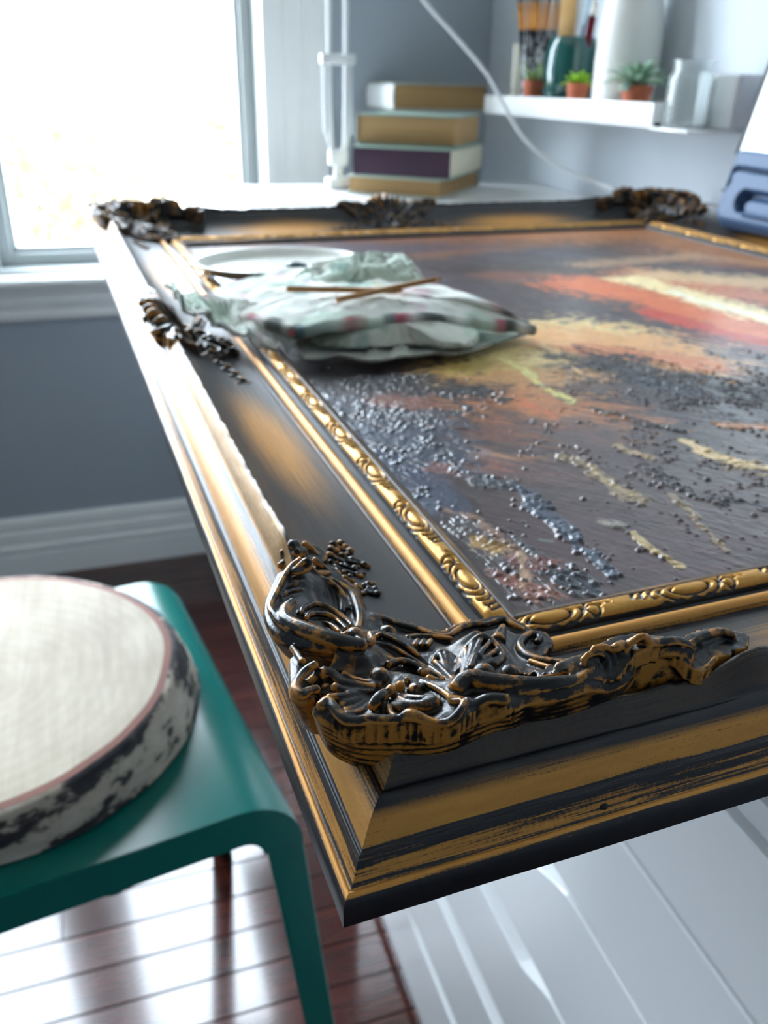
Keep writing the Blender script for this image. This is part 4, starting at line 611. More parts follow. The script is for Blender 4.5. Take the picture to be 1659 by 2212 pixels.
# ---- centre ornaments: shell crest with scrolls, in (u along rail, o inward, z)
CS = []
for sg in (1, -1):
    U = lambda pts: (1, [(sg * p[0], p[1], p[2], p[3]) for p in pts])
    CS += [U([(2, 24, 20, 1.6), (5, 16, 33, 2.4), (9, 11, 38, 2.8), (10, 7, 37, 2.0)]), U([(4, 26, 19, 1.4), (11, 18, 31, 2.2), (16, 12, 37, 2.6), (18, 8, 35, 1.8)]), U([(6, 28, 18, 1.4), (16, 22, 28, 2.0), (23, 16, 34, 2.4), (25, 11, 33, 1.6)]),
           U([(10, 34, 16, 1.6), (24, 28, 24, 2.4), (35, 20, 31, 2.8), (42, 14, 32, 2.6), (40, 9, 31, 2.2), (33, 9, 31, 1.8)]), U([(36, 22, 30, 2.2), (48, 20, 33, 2.2), (56, 18, 34.5, 1.6), (64, 18.5, 34, 1.0)]),
           U([(30, 32, 19, 1.4), (42, 28, 24, 1.8), (50, 24, 28, 1.2)]), U([(8, 44, 12, 1.6), (18, 50, 10.5, 2.0), (26, 47, 11, 2.2), (24, 42, 12.5, 1.6)]), U([(3, 54, 9.5, 1.6), (10, 60, 8.5, 1.6), (15, 56, 9.5, 1.4)]),
           U([(20, 38, 14.5, 2.6)]), U([(12, 39, 14, 2.2)]), U([(32, 40, 13, 1.6), (40, 36, 14.5, 1.2)])]
    for k in range(7): CS.append(U([(44 + 5.5 * k, 44 + 1.2 * k, 11.0 - .45 * k, 1.9 - .12 * k), (47 + 5.5 * k, 44 + (4 if k % 2 else -3) + 1.2 * k, 10.6 - .4 * k, 1.5)]))
CS += [(1, [(0, 22, 24, 2.2), (0, 15, 37, 3.0), (0, 9, 40, 2.6)]), (1, [(0, 34, 18, 3.4)]), (1, [(0, 46, 12, 2.6), (0, 56, 9, 1.8)]), (1, [(-12, 8, 32, 2.5), (12, 8, 32, 2.5)]), (1, [(-30, 10, 28, 2.2), (0, 8, 29, 2.4), (30, 10, 28, 2.2)]), (0, [(-40, 12, 24, 2.2), (0, 10, 24, 2.2), (40, 12, 24, 2.2)])]
V, F = merge(stroketubes(CS) + [ground(CS, 1.0, 2.6, .8, (-86, -2), (86, 70), lambda X, Y: zprof(Y), .7)])
me_k, co = remesh(V * mm, F, .0006); co = relief_attrs(me_k, co, 9, .0006, 1); wallattr(me_k, co, lambda c: (c[:, 1] < .02) * 1.0); me_k.materials.clear(); me_k.materials.append(MO)
for sd in SIDES:
    c = CENTRE[sd]; o = link('centre_ornament', me_k, None, fr)
    m4 = {'left': ((0, 1, 0, 0), (1, 0, 0, c), (0, 0, 1, 0)), 'front': ((1, 0, 0, c), (0, 1, 0, 0), (0, 0, 1, 0)), 'far': ((1, 0, 0, c), (0, -1, 0, LY), (0, 0, 1, 0)), 'right': ((0, -1, 0, LX), (1, 0, 0, c), (0, 0, 1, 0))}[sd]
    M_ = Matrix([list(r) for r in m4] + [[0, 0, 0, 1]]); M_.translation *= mm; o.matrix_local = M_
V, F = ico((0, 0, 0), (1.5 * mm, .9 * mm, .35 * mm), 1); o = nmesh('paint_chip', V, F, plain('chip', (.006, .006, .008), .6), fr, loc=(66.8 * mm, 3.4 * mm, 9.8 * mm)); o.rotation_euler = (R(62), 0, 0); o['label'] = 'small black chip in the gilding'
# ---- canvas with impasto
def axis(a, b, d0, d1, s0, s1):
    out = [a]
    while out[-1] < b:
        t = sstep(s0, s1, np.array(out[-1])); out.append(out[-1] + d0 + (d1 - d0) * float(t))
    out[-1] = b; return np.array(out)
gx = axis(90.5, LX - 90.5, .55, 1.5, 300, 560); gy = axis(90.5, LY - 90.5, .55, 2.2, 260, 600)
X, Y = np.meshgrid(gx, gy, indexing='ij')
ART = [[[[226.8,862.4],[437.7,855.6],[692.3,869.3],[660.0,596.7]],199.3,[142,92,66],0.85,1.6,0.1,0],[[[541.7,831.8],[695.9,843.6],[671.9,609.7]],133.6,[176,116,72],0.9,1.5,0.05,0],[[[212.1,808.9],[356.4,756.1],[470.4,710.6]],86.7,[74,66,80],0.85,1.5,0.3,0.2],[[[301.6,702.9],[423.4,688.4],[523.5,631.3],[616.0,548.4]],68.4,[74,64,68],0.8,1.6,0.35,0.2],[[[322.2,730.0],[503.8,767.4]],34.2,[128,84,60],0.7,1.5,0.2,0],[[[465.4,646.0],[615.1,657.5],[660.0,596.7]],33.1,[190,150,112],0.6,1.5,0.1,0],[[[265.7,601.0],[323.1,505.9],[356.2,395.4],[398.1,309.6]],130.7,[78,66,70],0.9,1.5,0.3,0.15],[[[353.7,616.8],[426.6,584.2]],44.1,[140,84,62],0.6,1.5,0.2,0.1],[[[415.2,561.3],[441.4,495.0],[451.3,367.9]],77.2,[222,112,56],0.95,1.3,0.08,0],[[[493.7,566.6],[542.2,467.5]],86.1,[206,124,80],0.9,1.4,0.05,0],[[[515.8,574.5],[591.0,521.1]],60.5,[226,190,140],0.8,1.4,0.05,0],[[[470.8,565.9],[485.4,494.3],[489.6,409.9]],42.3,[252,228,168],1,1.1,0.25,0],[[[475.4,508.6],[486.2,406.2]],16.1,[255,246,216],1,0.9,0.3,0],[[[409.7,451.6],[418.8,394.1],[434.1,349.1]],25.8,[196,58,32],0.95,1.3,0.15,0],[[[387.0,386.5],[423.3,337.2]],20.3,[124,62,58],0.8,1.5,0.1,0],[[[192.7,357.9],[236.6,364.2]],51.9,[192,164,92],1,1.2,0.05,0],[[[252.8,394.4],[295.2,412.9],[325.6,404.2]],83.2,[232,206,146],1,1.2,0.05,0],[[[297.1,396.6],[332.4,378.7],[339.9,340.4]],86.9,[222,166,110],1,1.3,0.05,0],[[[300.8,365.9],[330.5,343.1],[349.5,317.5]],36.4,[208,128,84],0.95,1.4,0.05,0],[[[178.4,326.9],[220.6,319.7],[257.2,314.4]],60.6,[196,146,88],0.95,1.3,0.05,0],[[[169.7,292.9],[202.9,287.7],[218.7,258.7]],67.6,[184,116,66],0.9,1.6,0.08,0.05],[[[166.9,252.7],[198.5,234.4]],40.1,[124,78,60],0.7,1.7,0.12,0.1],[[[232.4,372.1],[227.9,311.9],[228.1,279.9]],5.0,[214,206,128],0.9,1.2,0.7,0.2],[[[275.6,395.2],[254.9,298.1]],3.2,[236,200,140],0.8,1.1,0.5,0.1],[[[202.9,287.7],[209.6,261.5]],8.5,[206,104,58],0.6,1.5,0.15,0],[[[173.9,317.3],[199.0,315.1]],19.5,[70,56,46],0.7,1.9,0.2,0.1],[[[161.8,276.3],[187.8,272.9]],14.0,[66,50,46],0.6,2.0,0.3,0.2],[[[295.0,346.9],[308.7,298.9],[347.2,253.7]],56.0,[44,40,44],0.95,1.6,0.7,0.8],[[[251.2,304.8],[280.2,274.2],[325.7,230.2]],43.2,[66,56,60],0.85,1.6,0.35,0.4],[[[282.9,306.7],[308.0,271.0]],17.4,[60,64,74],0.8,1.5,0.8,1],[[[95.3,363.3],[131.5,352.4],[167.5,319.3]],62.2,[30,27,31],0.95,1.5,0.4,0.2],[[[91.8,321.8],[122.2,302.7],[142.3,277.9]],42.6,[50,50,62],0.9,1.5,0.65,0.5],[[[127.1,316.0],[143.9,305.8]],20.2,[138,82,60],0.75,1.6,0.5,0.2],[[[91.6,284.8],[121.3,258.7],[124.5,223.3]],44.7,[56,64,80],0.9,1.5,0.5,0.25],[[[89.6,234.4],[105.3,212.2],[103.3,181.9]],28.3,[54,62,82],0.9,1.6,0.3,0.15],[[[129.8,260.1],[128.3,218.5]],8.6,[46,48,58],0.85,1.6,0.8,0.6],[[[117.9,214.9],[140.4,200.9]],15.8,[124,78,66],0.75,1.8,0.45,0.15],[[[144.8,227.8],[155.2,206.4]],11.7,[168,136,128],0.65,1.6,0.35,0],[[[144.9,209.7],[169.5,191.6]],21.4,[142,88,72],0.75,1.8,0.35,0.1],[[[151.2,222.0],[176.0,210.5]],8.2,[176,122,84],0.6,1.6,0.3,0],[[[195.6,243.7],[203.9,180.6]],15.0,[96,78,74],0.7,1.7,0.3,0.3],[[[205.6,232.2],[225.1,187.6],[263.1,161.6]],69.3,[84,70,68],0.75,1.6,0.2,0.25],[[[167.0,182.6],[197.7,151.2],[228.9,124.1]],67.8,[84,68,66],0.8,1.6,0.15,0.1],[[[142.3,141.9],[156.1,113.2],[184.6,99.2]],55.2,[78,56,58],0.9,1.6,0.08,0.05],[[[125.5,212.5],[144.0,180.6],[141.6,106.9]],8.9,[60,72,90],0.8,1.6,0.8,0.8],[[[138.1,164.8],[143.9,133.8],[140.5,105.2]],3.1,[82,94,110],0.9,1.3,0.9,1],[[[130.1,197.7],[138.5,191.7]],10.0,[34,34,40],0.9,1.3,1,0.4],[[[120.8,129.4],[123.6,117.2],[126.1,103.7]],11.8,[38,46,56],0.95,1.4,0.8,1],[[[101.5,160.4],[108.3,138.3],[107.5,109.9]],18.9,[70,62,62],0.85,1.8,0.75,0.3],[[[104.5,178.6],[112.6,162.1],[112.5,132.2]],6.5,[150,116,94],0.75,1.8,0.6,0.15],[[[100.8,143.1],[107.2,136.3]],7.0,[176,134,62],0.75,1.6,0.6,0.1],[[[103.4,119.6],[110.4,106.9]],11.0,[136,80,62],0.8,1.8,0.4,0.1],[[[110.4,128.3],[123.8,121.6]],8.6,[112,58,48],0.8,1.6,0.5,0.2],[[[114.6,131.5],[105.5,110.6]],3.0,[190,158,124],0.6,1.7,0.4,0],[[[182.4,215.8],[184.5,193.6],[179.1,160.2],[187.0,154.7]],7.8,[150,128,100],0.85,1.6,0.9,0.6],[[[185.6,200.2],[180.7,178.2],[186.8,160.7]],3.6,[180,156,118],0.8,1.4,0.9,0.4],[[[160.6,141.1],[165.2,135.7]],6.5,[146,136,126],0.9,1.1,1,0.2],[[[168.5,130.7],[169.7,115.6],[168.3,100.2]],3.7,[200,174,120],0.9,1.4,1,0.5],[[[215.1,213.1],[224.1,195.2]],7.6,[184,154,116],0.8,1.5,0.8,0.4],[[[254.8,208.5],[256.2,188.7],[262.1,179.4]],8.2,[226,194,144],0.95,1.4,0.9,0.2],[[[261.0,176.1],[270.4,169.6]],13.3,[214,186,140],0.9,1.5,0.9,0.2],[[[285.7,224.2],[309.4,212.4]],8.8,[196,132,86],0.85,1.4,0.6,0.2],[[[238.9,261.8],[250.0,235.4],[258.0,224.2]],7.8,[60,54,56],0.9,1.4,1,1],[[[212.3,181.2],[213.4,152.0],[236.7,132.7]],9.1,[56,54,58],0.8,1.6,0.8,0.7],[[[199.0,133.8],[197.0,104.2]],3.3,[150,124,92],0.7,1.5,0.8,0.5],[[[201.3,156.0],[201.3,133.1]],3.4,[160,136,98],0.65,1.5,0.8,0.6],[[[129.8,138.5],[133.5,136.0]],3.1,[120,134,132],0.6,1,0.3,0]]
wx = X + 14 * (fbm(X / 40, Y / 40, 3) - .5) + 5 * (fbm(X / 9, Y / 9, 7) - .5); wy = Y + 14 * (fbm(X / 40, Y / 40, 11) - .5) + 5 * (fbm(X / 9, Y / 9, 15) - .5)
def rot2(x, y, ang): c, s = math.cos(ang), math.sin(ang); return x * c + y * s, -x * s + y * c
base = np.ones(X.shape + (3,)) * lin((66, 50, 47)); n1 = fbm(X / 60, Y / 25, 21)[..., None]
base = base * (.55 + .9 * n1); tex = np.zeros_like(X); bead = np.zeros_like(X); wet = np.zeros_like(X)
for pts, w, colr, op, soft, tx, bd in ART:
    P = np.array(pts, float); d = np.full(X.shape, 1e9)
    for p, q in zip(P[:-1], P[1:]):
        v = q - p; t = np.clip(((wx - p[0]) * v[0] + (wy - p[1]) * v[1]) / (v @ v + 1e-9), 0, 1)
        d = np.minimum(d, np.hypot(wx - p[0] - t * v[0], wy - p[1] - t * v[1]))
    v = P[-1] - P[0]; u_, v_ = rot2(X, Y, math.atan2(v[1], v[0])); brush = fbm(u_ / 22, v_ / 1.6, 31); blot = fbm(X / 5, Y / 5, 41)
    edge = d / (w / 2) + soft * (brush - .5) * 1.6 + soft * (blot - .5) * .9
    m = op * (1 - sstep(.75, 1.15, edge)); m3 = m[..., None]
    cc = lin(colr) * (.78 + .45 * brush[..., None]); base = base * (1 - m3) + cc * m3
    tex = np.maximum(tex * (1 - .5 * m * (tx == 0)), tx * m); bead = np.maximum(bead * (1 - .6 * m * (bd == 0)), bd * m)
dab = fbm(X / 3.2, Y / 3.2, 51); base = base * (.8 + .4 * dab[..., None])
u_, v_ = rot2(X, Y, math.atan2(-80, 55)); st_ = fbm(u_ / 14, v_ / 1.3, 61); rg = 1 - np.abs(2 * fbm(X / 4.5, Y / 4.5, 71, 5) - 1)
Z = .22 * st_ + tex * (1.5 * np.clip(rg - .5, 0, 1) ** 1.2 * 1.6 + 1.0 * (fbm(u_ / 9, v_ / 2.2, 81) - .45)) * sstep(.3, .6, fbm(X / 11, Y / 11, 95))
rs = np.random.RandomState(9)
def stamp(n, field, rmin, rmax, hk):
    k = 0; tries = 0
    while k < n and tries < n * 30:
        tries += 1; i = rs.randint(len(gx)); j = rs.randint(len(gy))
        if rs.rand() > field[i, j] * 1.3: continue
        r = rmin + (rmax - rmin) * rs.rand() ** 2.2; x0, y0 = gx[i], gy[j]
        i0, i1 = np.searchsorted(gx, (x0 - r, x0 + r)); j0, j1 = np.searchsorted(gy, (y0 - r, y0 + r))
        if i1 - i0 < 2 or j1 - j0 < 2: continue
        sub = np.s_[i0:i1 + 1, j0:j1 + 1]; q = 1 - ((X[sub] - x0) ** 2 + (Y[sub] - y0) ** 2) / r ** 2
        Z[sub] = np.where(q > 0, np.maximum(Z[sub], Z[i, j] * .3 + hk * r * np.sqrt(np.clip(q, 0, 1))), Z[sub]); k += 1
        if rs.rand() < .5: base[sub] = np.where((q > 0)[..., None], base[sub] * (.6 + .8 * rs.rand()), base[sub])
bead = bead * sstep(.42, .62, fbm(X / 13, Y / 13, 91) + .25 * (bead - .5)); stamp(4200, bead, .7, 1.7, .75); stamp(900, np.clip(bead + .10, 0, 1), .6, 1.3, .7)
Zc = 1.2 + Z
MP = NT('oil_paint'); _t = MP
_c = _t.coord(); _v = _t.n('ShaderNodeTexVoronoi'); _t.l(_c, _v.inputs['Vector']); _v.inputs['Scale'].default_value = 620
_wv = _t.noise(_c, 1500, 2); _n = _t.noise(_t.vmul(_c, (260, 160, 200)), 1.0, 5, .65)
_tx = _t.attr('impasto')
_h = _t.math('ADD', _t.math('MULTIPLY', _n, _t.math('MULTIPLY_ADD', _tx, 1.6, .35)), _t.math('ADD', _t.math('MULTIPLY', _wv, .12), _t.math('MULTIPLY', _t.math('SUBTRACT', .5, _v.outputs['Distance']), _t.math('MULTIPLY', _tx, 1.1))))
_t.set(Base_Color=_t.attr('Col', 'Color'), Roughness=_t.math('MULTIPLY_ADD', _t.noise(_c, 40, 3), .22, .26), Specular_IOR_Level=.5, Coat_Weight=.25, Coat_Roughness=.15); _t.bump(_h, .36, .0012); MP = MP.m
nmesh('canvas', np.stack([X, Y, Zc], -1).reshape(-1, 3) * mm, gridfaces(*X.shape), MP, fr, True, attrs={'impasto': tex.ravel()}, col=base.reshape(-1, 3))
box('backing_board', (60 * mm, 60 * mm, .0002), ((LX - 60) * mm, (LY - 60) * mm, .0009), plain('backing', (.05, .04, .03), .8), fr)
# ------------------------------------------------------------------ palette plate, paint rag, skewers (frame-local mm -> room)
FM = Matrix.Translation((0.03316, 0.11915, ZD)) @ Matrix.Rotation(0.03840, 4, 'Z')
def froot(name, label, cat, x, y, z, rz=0.0, group=None):
    t = thing(name, label, cat, FM @ Vector((x * mm, y * mm, z * mm)), 0.03840 + rz, group); return t
# white oval palette plate: open rim, rests on the rail and the canvas
M_plate = plain('white_plastic', L3(222, 222, 214), .22)
pt = froot('palette_plate', 'white oval plastic palette plate half hidden under the paint rag', 'palette', *(150.3, 653.6, 10.0))
pa, pb = (78.0, 62.0)
prof = [(.001, 1.6), (.55, 1.6), (.80, 1.8), (.86, 2.6), (.92, 7.0), (.955, 9.0), (.985, 9.6), (1.0, 9.2), (1.0, 8.4), (.975, 8.2), (.94, 6.4), (.885, 1.2), (.84, .3), (.5, 0), (.001, 0)]
a = np.linspace(0, 2 * math.pi, 72, endpoint=False)
V = np.vstack([np.stack([np.cos(a) * pa * r, np.sin(a) * pb * r, np.full(72, z)], 1) for r, z in prof]) * mm
nmesh('dish', V, gridfaces(len(prof), 72, True), M_plate, pt)
for (x, y), c in zip([(15.0, 5.9), (30.9, -9.4)], (L3(16, 66, 74), L3(20, 58, 110))):
    V, F = merge([ico((x * mm, y * mm, 2.6 * mm), (9 * mm, 6 * mm, 2.6 * mm), 2), ico(((x + 7) * mm, (y - 3) * mm, 2.2 * mm), (5 * mm, 4 * mm, 1.9 * mm), 2)]); nmesh('paint_dab', V, F, plain('blue_paint', c, .25), pt)
# rag: crumpled layers built as wrinkled sheets
MG = NT('paint_rag'); _t = MG
_c = _t.attr('Col', 'Color'); _wv = _t.noise(_t.coord(), 900, 2)
_t.set(Base_Color=_c, Roughness=.85, Sheen_Weight=.15); _t.bump(_wv, .25, .0008); MG = MG.m
ragroot = froot('paint_rag', 'crumpled paint-stained cloth rag heaped on the left of the painting', 'rag', 0, 0, 0)
def blots(x, y, seed, warm=0.0):
    c = np.ones(x.shape + (3,)) * lin((226, 228, 220))
    for k, (cl, sc, th) in enumerate((((164, 196, 172), 34, .58), ((92, 150, 150), 20, .66), ((214, 176, 186), 26, .66), ((186, 168, 84), 17, .72), ((178, 70, 92), 11, .78), ((52, 92, 100), 8, .79), ((46, 60, 44), 16, .76))):
        m = sstep(th, th + .12, fbm(x / sc, y / sc, seed + 9 * k))[..., None] * .6; c = c * (1 - m) + lin(cl) * m
    return c
def sheet_mesh(name, outline, cz, seed, amp, hem, parent=ragroot, nr=34, n=180, thick=1.1, lift=0.0, power=1.6, tint=None, folds=7, edge=0.0):
    """outline: (x, y, z) loop in mm; surface rises to cz in the middle, wrinkled, hem rolled under by hem mm"""
    O = crom(np.array(list(outline) + [outline[0]], float), 12)[:-1]; idx = np.linspace(0, len(O), n, endpoint=False).astype(int); O = O[idx]
    c = O[:, :2].mean(0); t = np.linspace(0, 1, nr)[:, None]
    x = c[0] + (O[None, :, 0] - c[0]) * t; y = c[1] + (O[None, :, 1] - c[1]) * t
    z = O[None, :, 2] * t ** power + cz * (1 - t ** power)
    ang = np.arctan2(y - c[1], x - c[0])
    w = amp * ((1 - np.abs(2 * fbm(x / 22, y / 22, seed) - 1)) - .6) * 2 + amp * .6 * np.sin(ang * folds + 6 * fbm(x / 30, y / 30, seed + 4)) * t
    z = z + w * (.35 + .65 * np.sin(math.pi * np.clip(t, 0, .93)))
    hx = []; r = hem
    for k in range(1, 9):
        f = k / 8 * math.pi; d = O[:, :2] - c; d /= np.linalg.norm(d, axis=1)[:, None]
        rr_ = r * (.75 + .5 * vnoise(np.arange(n) / 9.0, np.zeros(n), seed + 2))
        hx.append(np.stack([O[:, 0] + d[:, 0] * rr_ * math.sin(f) * .9, O[:, 1] + d[:, 1] * rr_ * math.sin(f) * .9, z[-1] - rr_ * (1 - math.cos(f))], 1))
    V = np.vstack([np.stack([x, y, z], -1).reshape(-1, 3)] + hx); 
    fl_ = np.where(V[:, 0] < 93, zprof(V[:, 0]) + 5.6 + thick, 8.0 + lift); inz = (np.abs(V[:, 1] - 428) < 92)
    fl_ = np.where(inz & (V[:, 0] < 70), np.maximum(fl_, zprof(V[:, 0]) + 13.0), fl_); fl_ = np.where(inz & (V[:, 0] < 46), np.maximum(fl_, 35.5), fl_); fl_ = np.where(inz & (V[:, 0] < 30), 45.5, fl_)
    V[:, 2] = np.maximum(V[:, 2], fl_)
    col = blots(V[:, 0], V[:, 1], seed)
    if tint is not None: col = col * tint[0] + lin(tint[1]) * (1 - tint[0])
    if edge:
        e0 = n * (nr - 2); ev = np.clip((vnoise(V[e0:, 0] / 9, V[e0:, 1] / 9, seed + 3) - .25) * 2.2, 0, 1)[:, None] * edge
        cc = np.where((vnoise(V[e0:, 0] / 14, V[e0:, 1] / 14, seed + 8) > .66)[:, None], lin((170, 60, 84)), np.where((vnoise(V[e0:, 0] / 12, V[e0:, 1] / 12, seed + 6) > .6)[:, None], lin((34, 84, 96)), lin((34, 44, 34))))
        col[e0:] = col[e0:] * (1 - ev) + cc * ev
    nrow = nr + 8; o = nmesh(name, V * mm, gridfaces(nrow, n, True), MG, parent, True, col=col)
    m = o.modifiers.new('s', 'SOLIDIFY'); m.thickness = thick * mm; m.offset = -1
    return o
sheet_mesh('lower_fold', [(101.9, 417.5, 8), (102.6, 384.7, 4), (124.2, 386.9, 10), (135.8, 370.8, 4), (153.0, 371.2, 9), (180.7, 375.8, 6), (196.4, 370.3, 5), (228.5, 384.3, 7), (270.3, 405.6, 9), (239.2, 452.5, 14), (179.7, 490.8, 16), (113.3, 459.4, 14)], 9, 3, 3.0, 2.0, folds=11, tint=(.4,(92,100,80)))  # tint paints in the shade beneath the upper layers
sheet_mesh('rolled_fold', [(115.5, 398.9, 15), (137.1, 388.4, 14), (168.7, 387.2, 14), (188.3, 372.1, 15), (207.5, 374.3, 16), (218.0, 400.2, 18), (187.8, 418.6, 22), (140.9, 418.6, 22), (117.6, 416.3, 18)], 23, 5, 1.6, 4.6, lift=4, tint=(.5,(112,118,92)))  # tint puts the fold's shade into its colour
sheet_mesh('left_drape', [(25.3, 445.1, 34), (44.1, 460.6, 34), (68.2, 458.1, 30), (95.8, 440.6, 26), (103.0, 420.5, 18), (86.0, 403.9, 9), (75.6, 410.4, 12), (53.5, 414.6, 26), (35.4, 407.0, 32)], 20, 8, 2.4, 2.0, folds=9)
sheet_mesh('top_layer', [(56.0, 479.5, 26), (79.9, 517.9, 28), (118.4, 531.0, 32), (156.6, 510.6, 34), (198.4, 482.1, 34), (219.8, 445.0, 32), (237.8, 406.3, 28), (267.6, 398.4, 13), (240.7, 396.4, 18), (199.7, 398.9, 24), (153.6, 399.4, 27), (114.7, 395.6, 27), (97.8, 400.5, 24), (80.0, 427.5, 24), (61.2, 456.2, 24)], 33, 11, 2.2, 2.6, power=2.4, edge=.9)
sheet_mesh('raised_flap', [(126.4, 506.0, 33), (144.8, 507.4, 42), (167.9, 500.1, 48), (197.6, 490.9, 50), (205.1, 472.0, 44), (205.3, 458.4, 35), (173.8, 475.0, 34), (139.4, 477.5, 34)], 43, 14, 2.0, 1.8, tint=(.55,(150,186,158)))
M_bam = plain('bamboo', L3(160, 112, 58), .6, var=.2, scale=200)
for k, (p, q) in enumerate([[[104.1, 446.4, 38.5], [178.4, 420.5, 38.5]], [[129.5, 415.2, 36.5], [209.9, 429.8, 43.5]]]):
    lb = ('long bamboo skewer lying flat across the paint rag, the farther of the two', 'short bamboo stick angled across the other skewer on the rag')[k]
    P = [FM @ Vector([c * mm for c in x]) for x in (p, q)]; t = thing('skewer', lb, 'skewer', P[0], 0)
    d = P[1] - P[0]; L_ = d.length; rt = d.to_track_quat('X', 'Z').to_euler(); t.rotation_euler = rt
    w = 1.9 * mm; V, F = tubegeo(np.array([[0, 0, 0], [L_ * .5, 0, 0], [L_ * .93, 0, 0]]), w, 10); nmesh('shaft', V, F, M_bam, t)
    V, F = tubegeo(np.array([[L_ * .93, 0, 0], [L_ * .97, 0, 0], [L_, 0, 0]]), np.array([w, w * .7, w * .15]), 10); nmesh('tip', V, F, M_bam, t)
# ------------------------------------------------------------------ books
M_tan = NT('aged_page_edges'); _t = M_tan; _c = _t.coord(); _n = _t.noise(_t.vmul(_c, (4, 4, 900)), 1, 3); _t.set(Base_Color=_t.mix(_n, L3(146, 112, 72), L3(180, 148, 102)), Roughness=.9); _t.bump(_n, .3, .0008); M_tan = M_tan.m
M_crm = NT('cream_page_edges'); _t = M_crm; _c = _t.coord(); _n = _t.noise(_t.vmul(_c, (4, 4, 900)), 1, 3); _t.set(Base_Color=_t.mix(_n, L3(196, 188, 164), L3(222, 216, 196)), Roughness=.9); _t.bump(_n, .3, .0008); M_crm = M_crm.m
def book(label, nc, rz, w, d, h, cov, pages, spine='left', spine_mat=None, z=ZD, over=.004):
    """near corner at nc; width along local -X (to the left), depth along local +Y"""
    t = thing('book', label, 'book', (nc[0], nc[1], z), rz, 'books stacked on the desk'); c = .0026
    bm = bmesh.new(); addbox(bm, (-w, 0, 0), (0, d, c), .0008); bmobj('cover_board', bm, cov, t, smooth=True, ang=40)
    bm = bmesh.new(); addbox(bm, (-w, 0, h - c), (0, d, h), .0008); bmobj('cover_board', bm, cov, t, smooth=True, ang=40)
    lo = [-w + over, over * .7, c - .0003]; hi = [-over * .7, d - over, h - c + .0003]
    if spine == 'left': lo[0] = -w + .004
    if spine == 'front': lo[1] = .004
    box('page_block', lo, hi, pages, t, .0012)
    n = 9; a = np.linspace(-math.pi / 2, math.pi / 2, n); sec = [(-.0045 * math.cos(q), h / 2 + (h / 2 - .0004) * math.sin(q)) for q in a]
    if spine == 'left': V = [(-w + .003 + u, yy, v) for yy in (0, d) for u, v in sec] + [(-w + .0045 + u * .5, yy, v) for yy in (0, d) for u, v in sec]
    elif spine == 'back': V = [(xx, d - .003 - u, v) for xx in (-w, 0) for u, v in sec] + [(xx, d - .0045 - u * .5, v) for xx in (-w, 0) for u, v in sec]
    else: V = [(xx, .003 + u, v) for xx in (-w, 0) for u, v in sec] + [(xx, .0045 + u * .5, v) for xx in (-w, 0) for u, v in sec]
    F = [[i, i + 1, n + i + 1, n + i] for i in range(n - 1)] + [[2 * n + i, 3 * n + i, 3 * n + i + 1, 2 * n + i + 1] for i in range(n - 1)]
    F += [[i, 2 * n + i, 2 * n + i + 1, i + 1] for i in range(n - 1)] + [[n + i, n + i + 1, 3 * n + i + 1, 3 * n + i] for i in range(n - 1)]
    o = nmesh('spine', V, F, spine_mat or cov, t, True)
    bm = bmesh.new(); bm.from_mesh(o.data); bmesh.ops.recalc_face_normals(bm, faces=bm.faces); bm.to_mesh(o.data); bm.free(); o.data.set_sharp_from_angle(angle=R(40))
    return t
M_cvr = plain('pale_cover', L3(176, 180, 168), .6); M_grn = plain('faded_green_cover', L3(128, 146, 134), .6); M_mar = plain('maroon_cloth', L3(46, 18, 42), .7, bump=.2, scale=700); M_blk = plain('dark_cover', L3(40, 36, 40), .6)
zb = ZD
book('lowest book of the stack, pale with tan page edges, half behind the frame', (0.5322, 1.3309), R(-40), 0.1630, 0.2200, 0.0277, M_cvr, M_tan, 'back', M_cvr, z=0.8360)
book('maroon-spined book with cream page edges, second from the bottom', (0.5415, 1.3187), R(-38), 0.1617, 0.2200, 0.0452, M_grn, M_crm, 'front', M_mar, z=0.8640)
book('thick book with tan page edges, second from the top of the stack', (0.5626, 1.3481), R(-36), 0.1684, 0.1767, 0.0452, M_grn, M_tan, 'left', M_cvr, z=0.9095)
book('white paperback with a ribbed white side, on top of the stack', (0.7361, 1.6221), R(0), 0.1882, 0.1600, 0.0445, M_cvr, M_tan, 'left', M_white, z=0.9550)
# ------------------------------------------------------------------ swing-arm lamp
lm = thing('desk_lamp', 'white spring-arm desk lamp clamped to the back edge of the desk', 'lamp', (.411, 1.500, ZD))
M_lamp = plain('white_lamp_enamel', L3(214, 216, 216), .3); M_spr = plain('spring_steel', L3(200, 202, 206), .3, .6)
box('clamp', (-.020, -.016, .0), (.020, .016, .018), M_lamp, lm, .004); V, F = tubegeo(np.array([[0, 0, .012], [0, 0, .04]]), .008, 16); nmesh('post', V, F, M_lamp, lm)
box('knuckle', (-.016, -.008, .036), (.016, .008, .062), M_lamp, lm, .004)
for sx in (-1, 1):
    o = tube('arm_rod', [(sx * .006, 0, .05), (sx * .0135, 0, .12), (sx * .0135, 0, .62)], .0042, M_lamp, lm, 12)
    P = [(sx * .020 + .0052 * math.cos(t), .0052 * math.sin(t), .085 + .105 * t / (2 * math.pi * 30)) for t in np.linspace(0, 2 * math.pi * 30, 30 * 10)]
    V, F = tubegeo(np.array(P), .00085, 5); nmesh('spring', V, F, M_spr, lm)
    tube('spring_hook', [(sx * .020, 0, .085), (sx * .017, 0, .07), (sx * .009, 0, .055)], .0016, M_spr, lm)
box('bracket', (-.029, -.008, .188), (.029, .008, .204), M_lamp, lm, .003)
for sx in (-1, 1):
    V, F = tubegeo(np.array([[sx * .022, -.011, .196], [sx * .022, .011, .196]]), .004, 12); nmesh('rivet', V, F, M_lamp, lm)
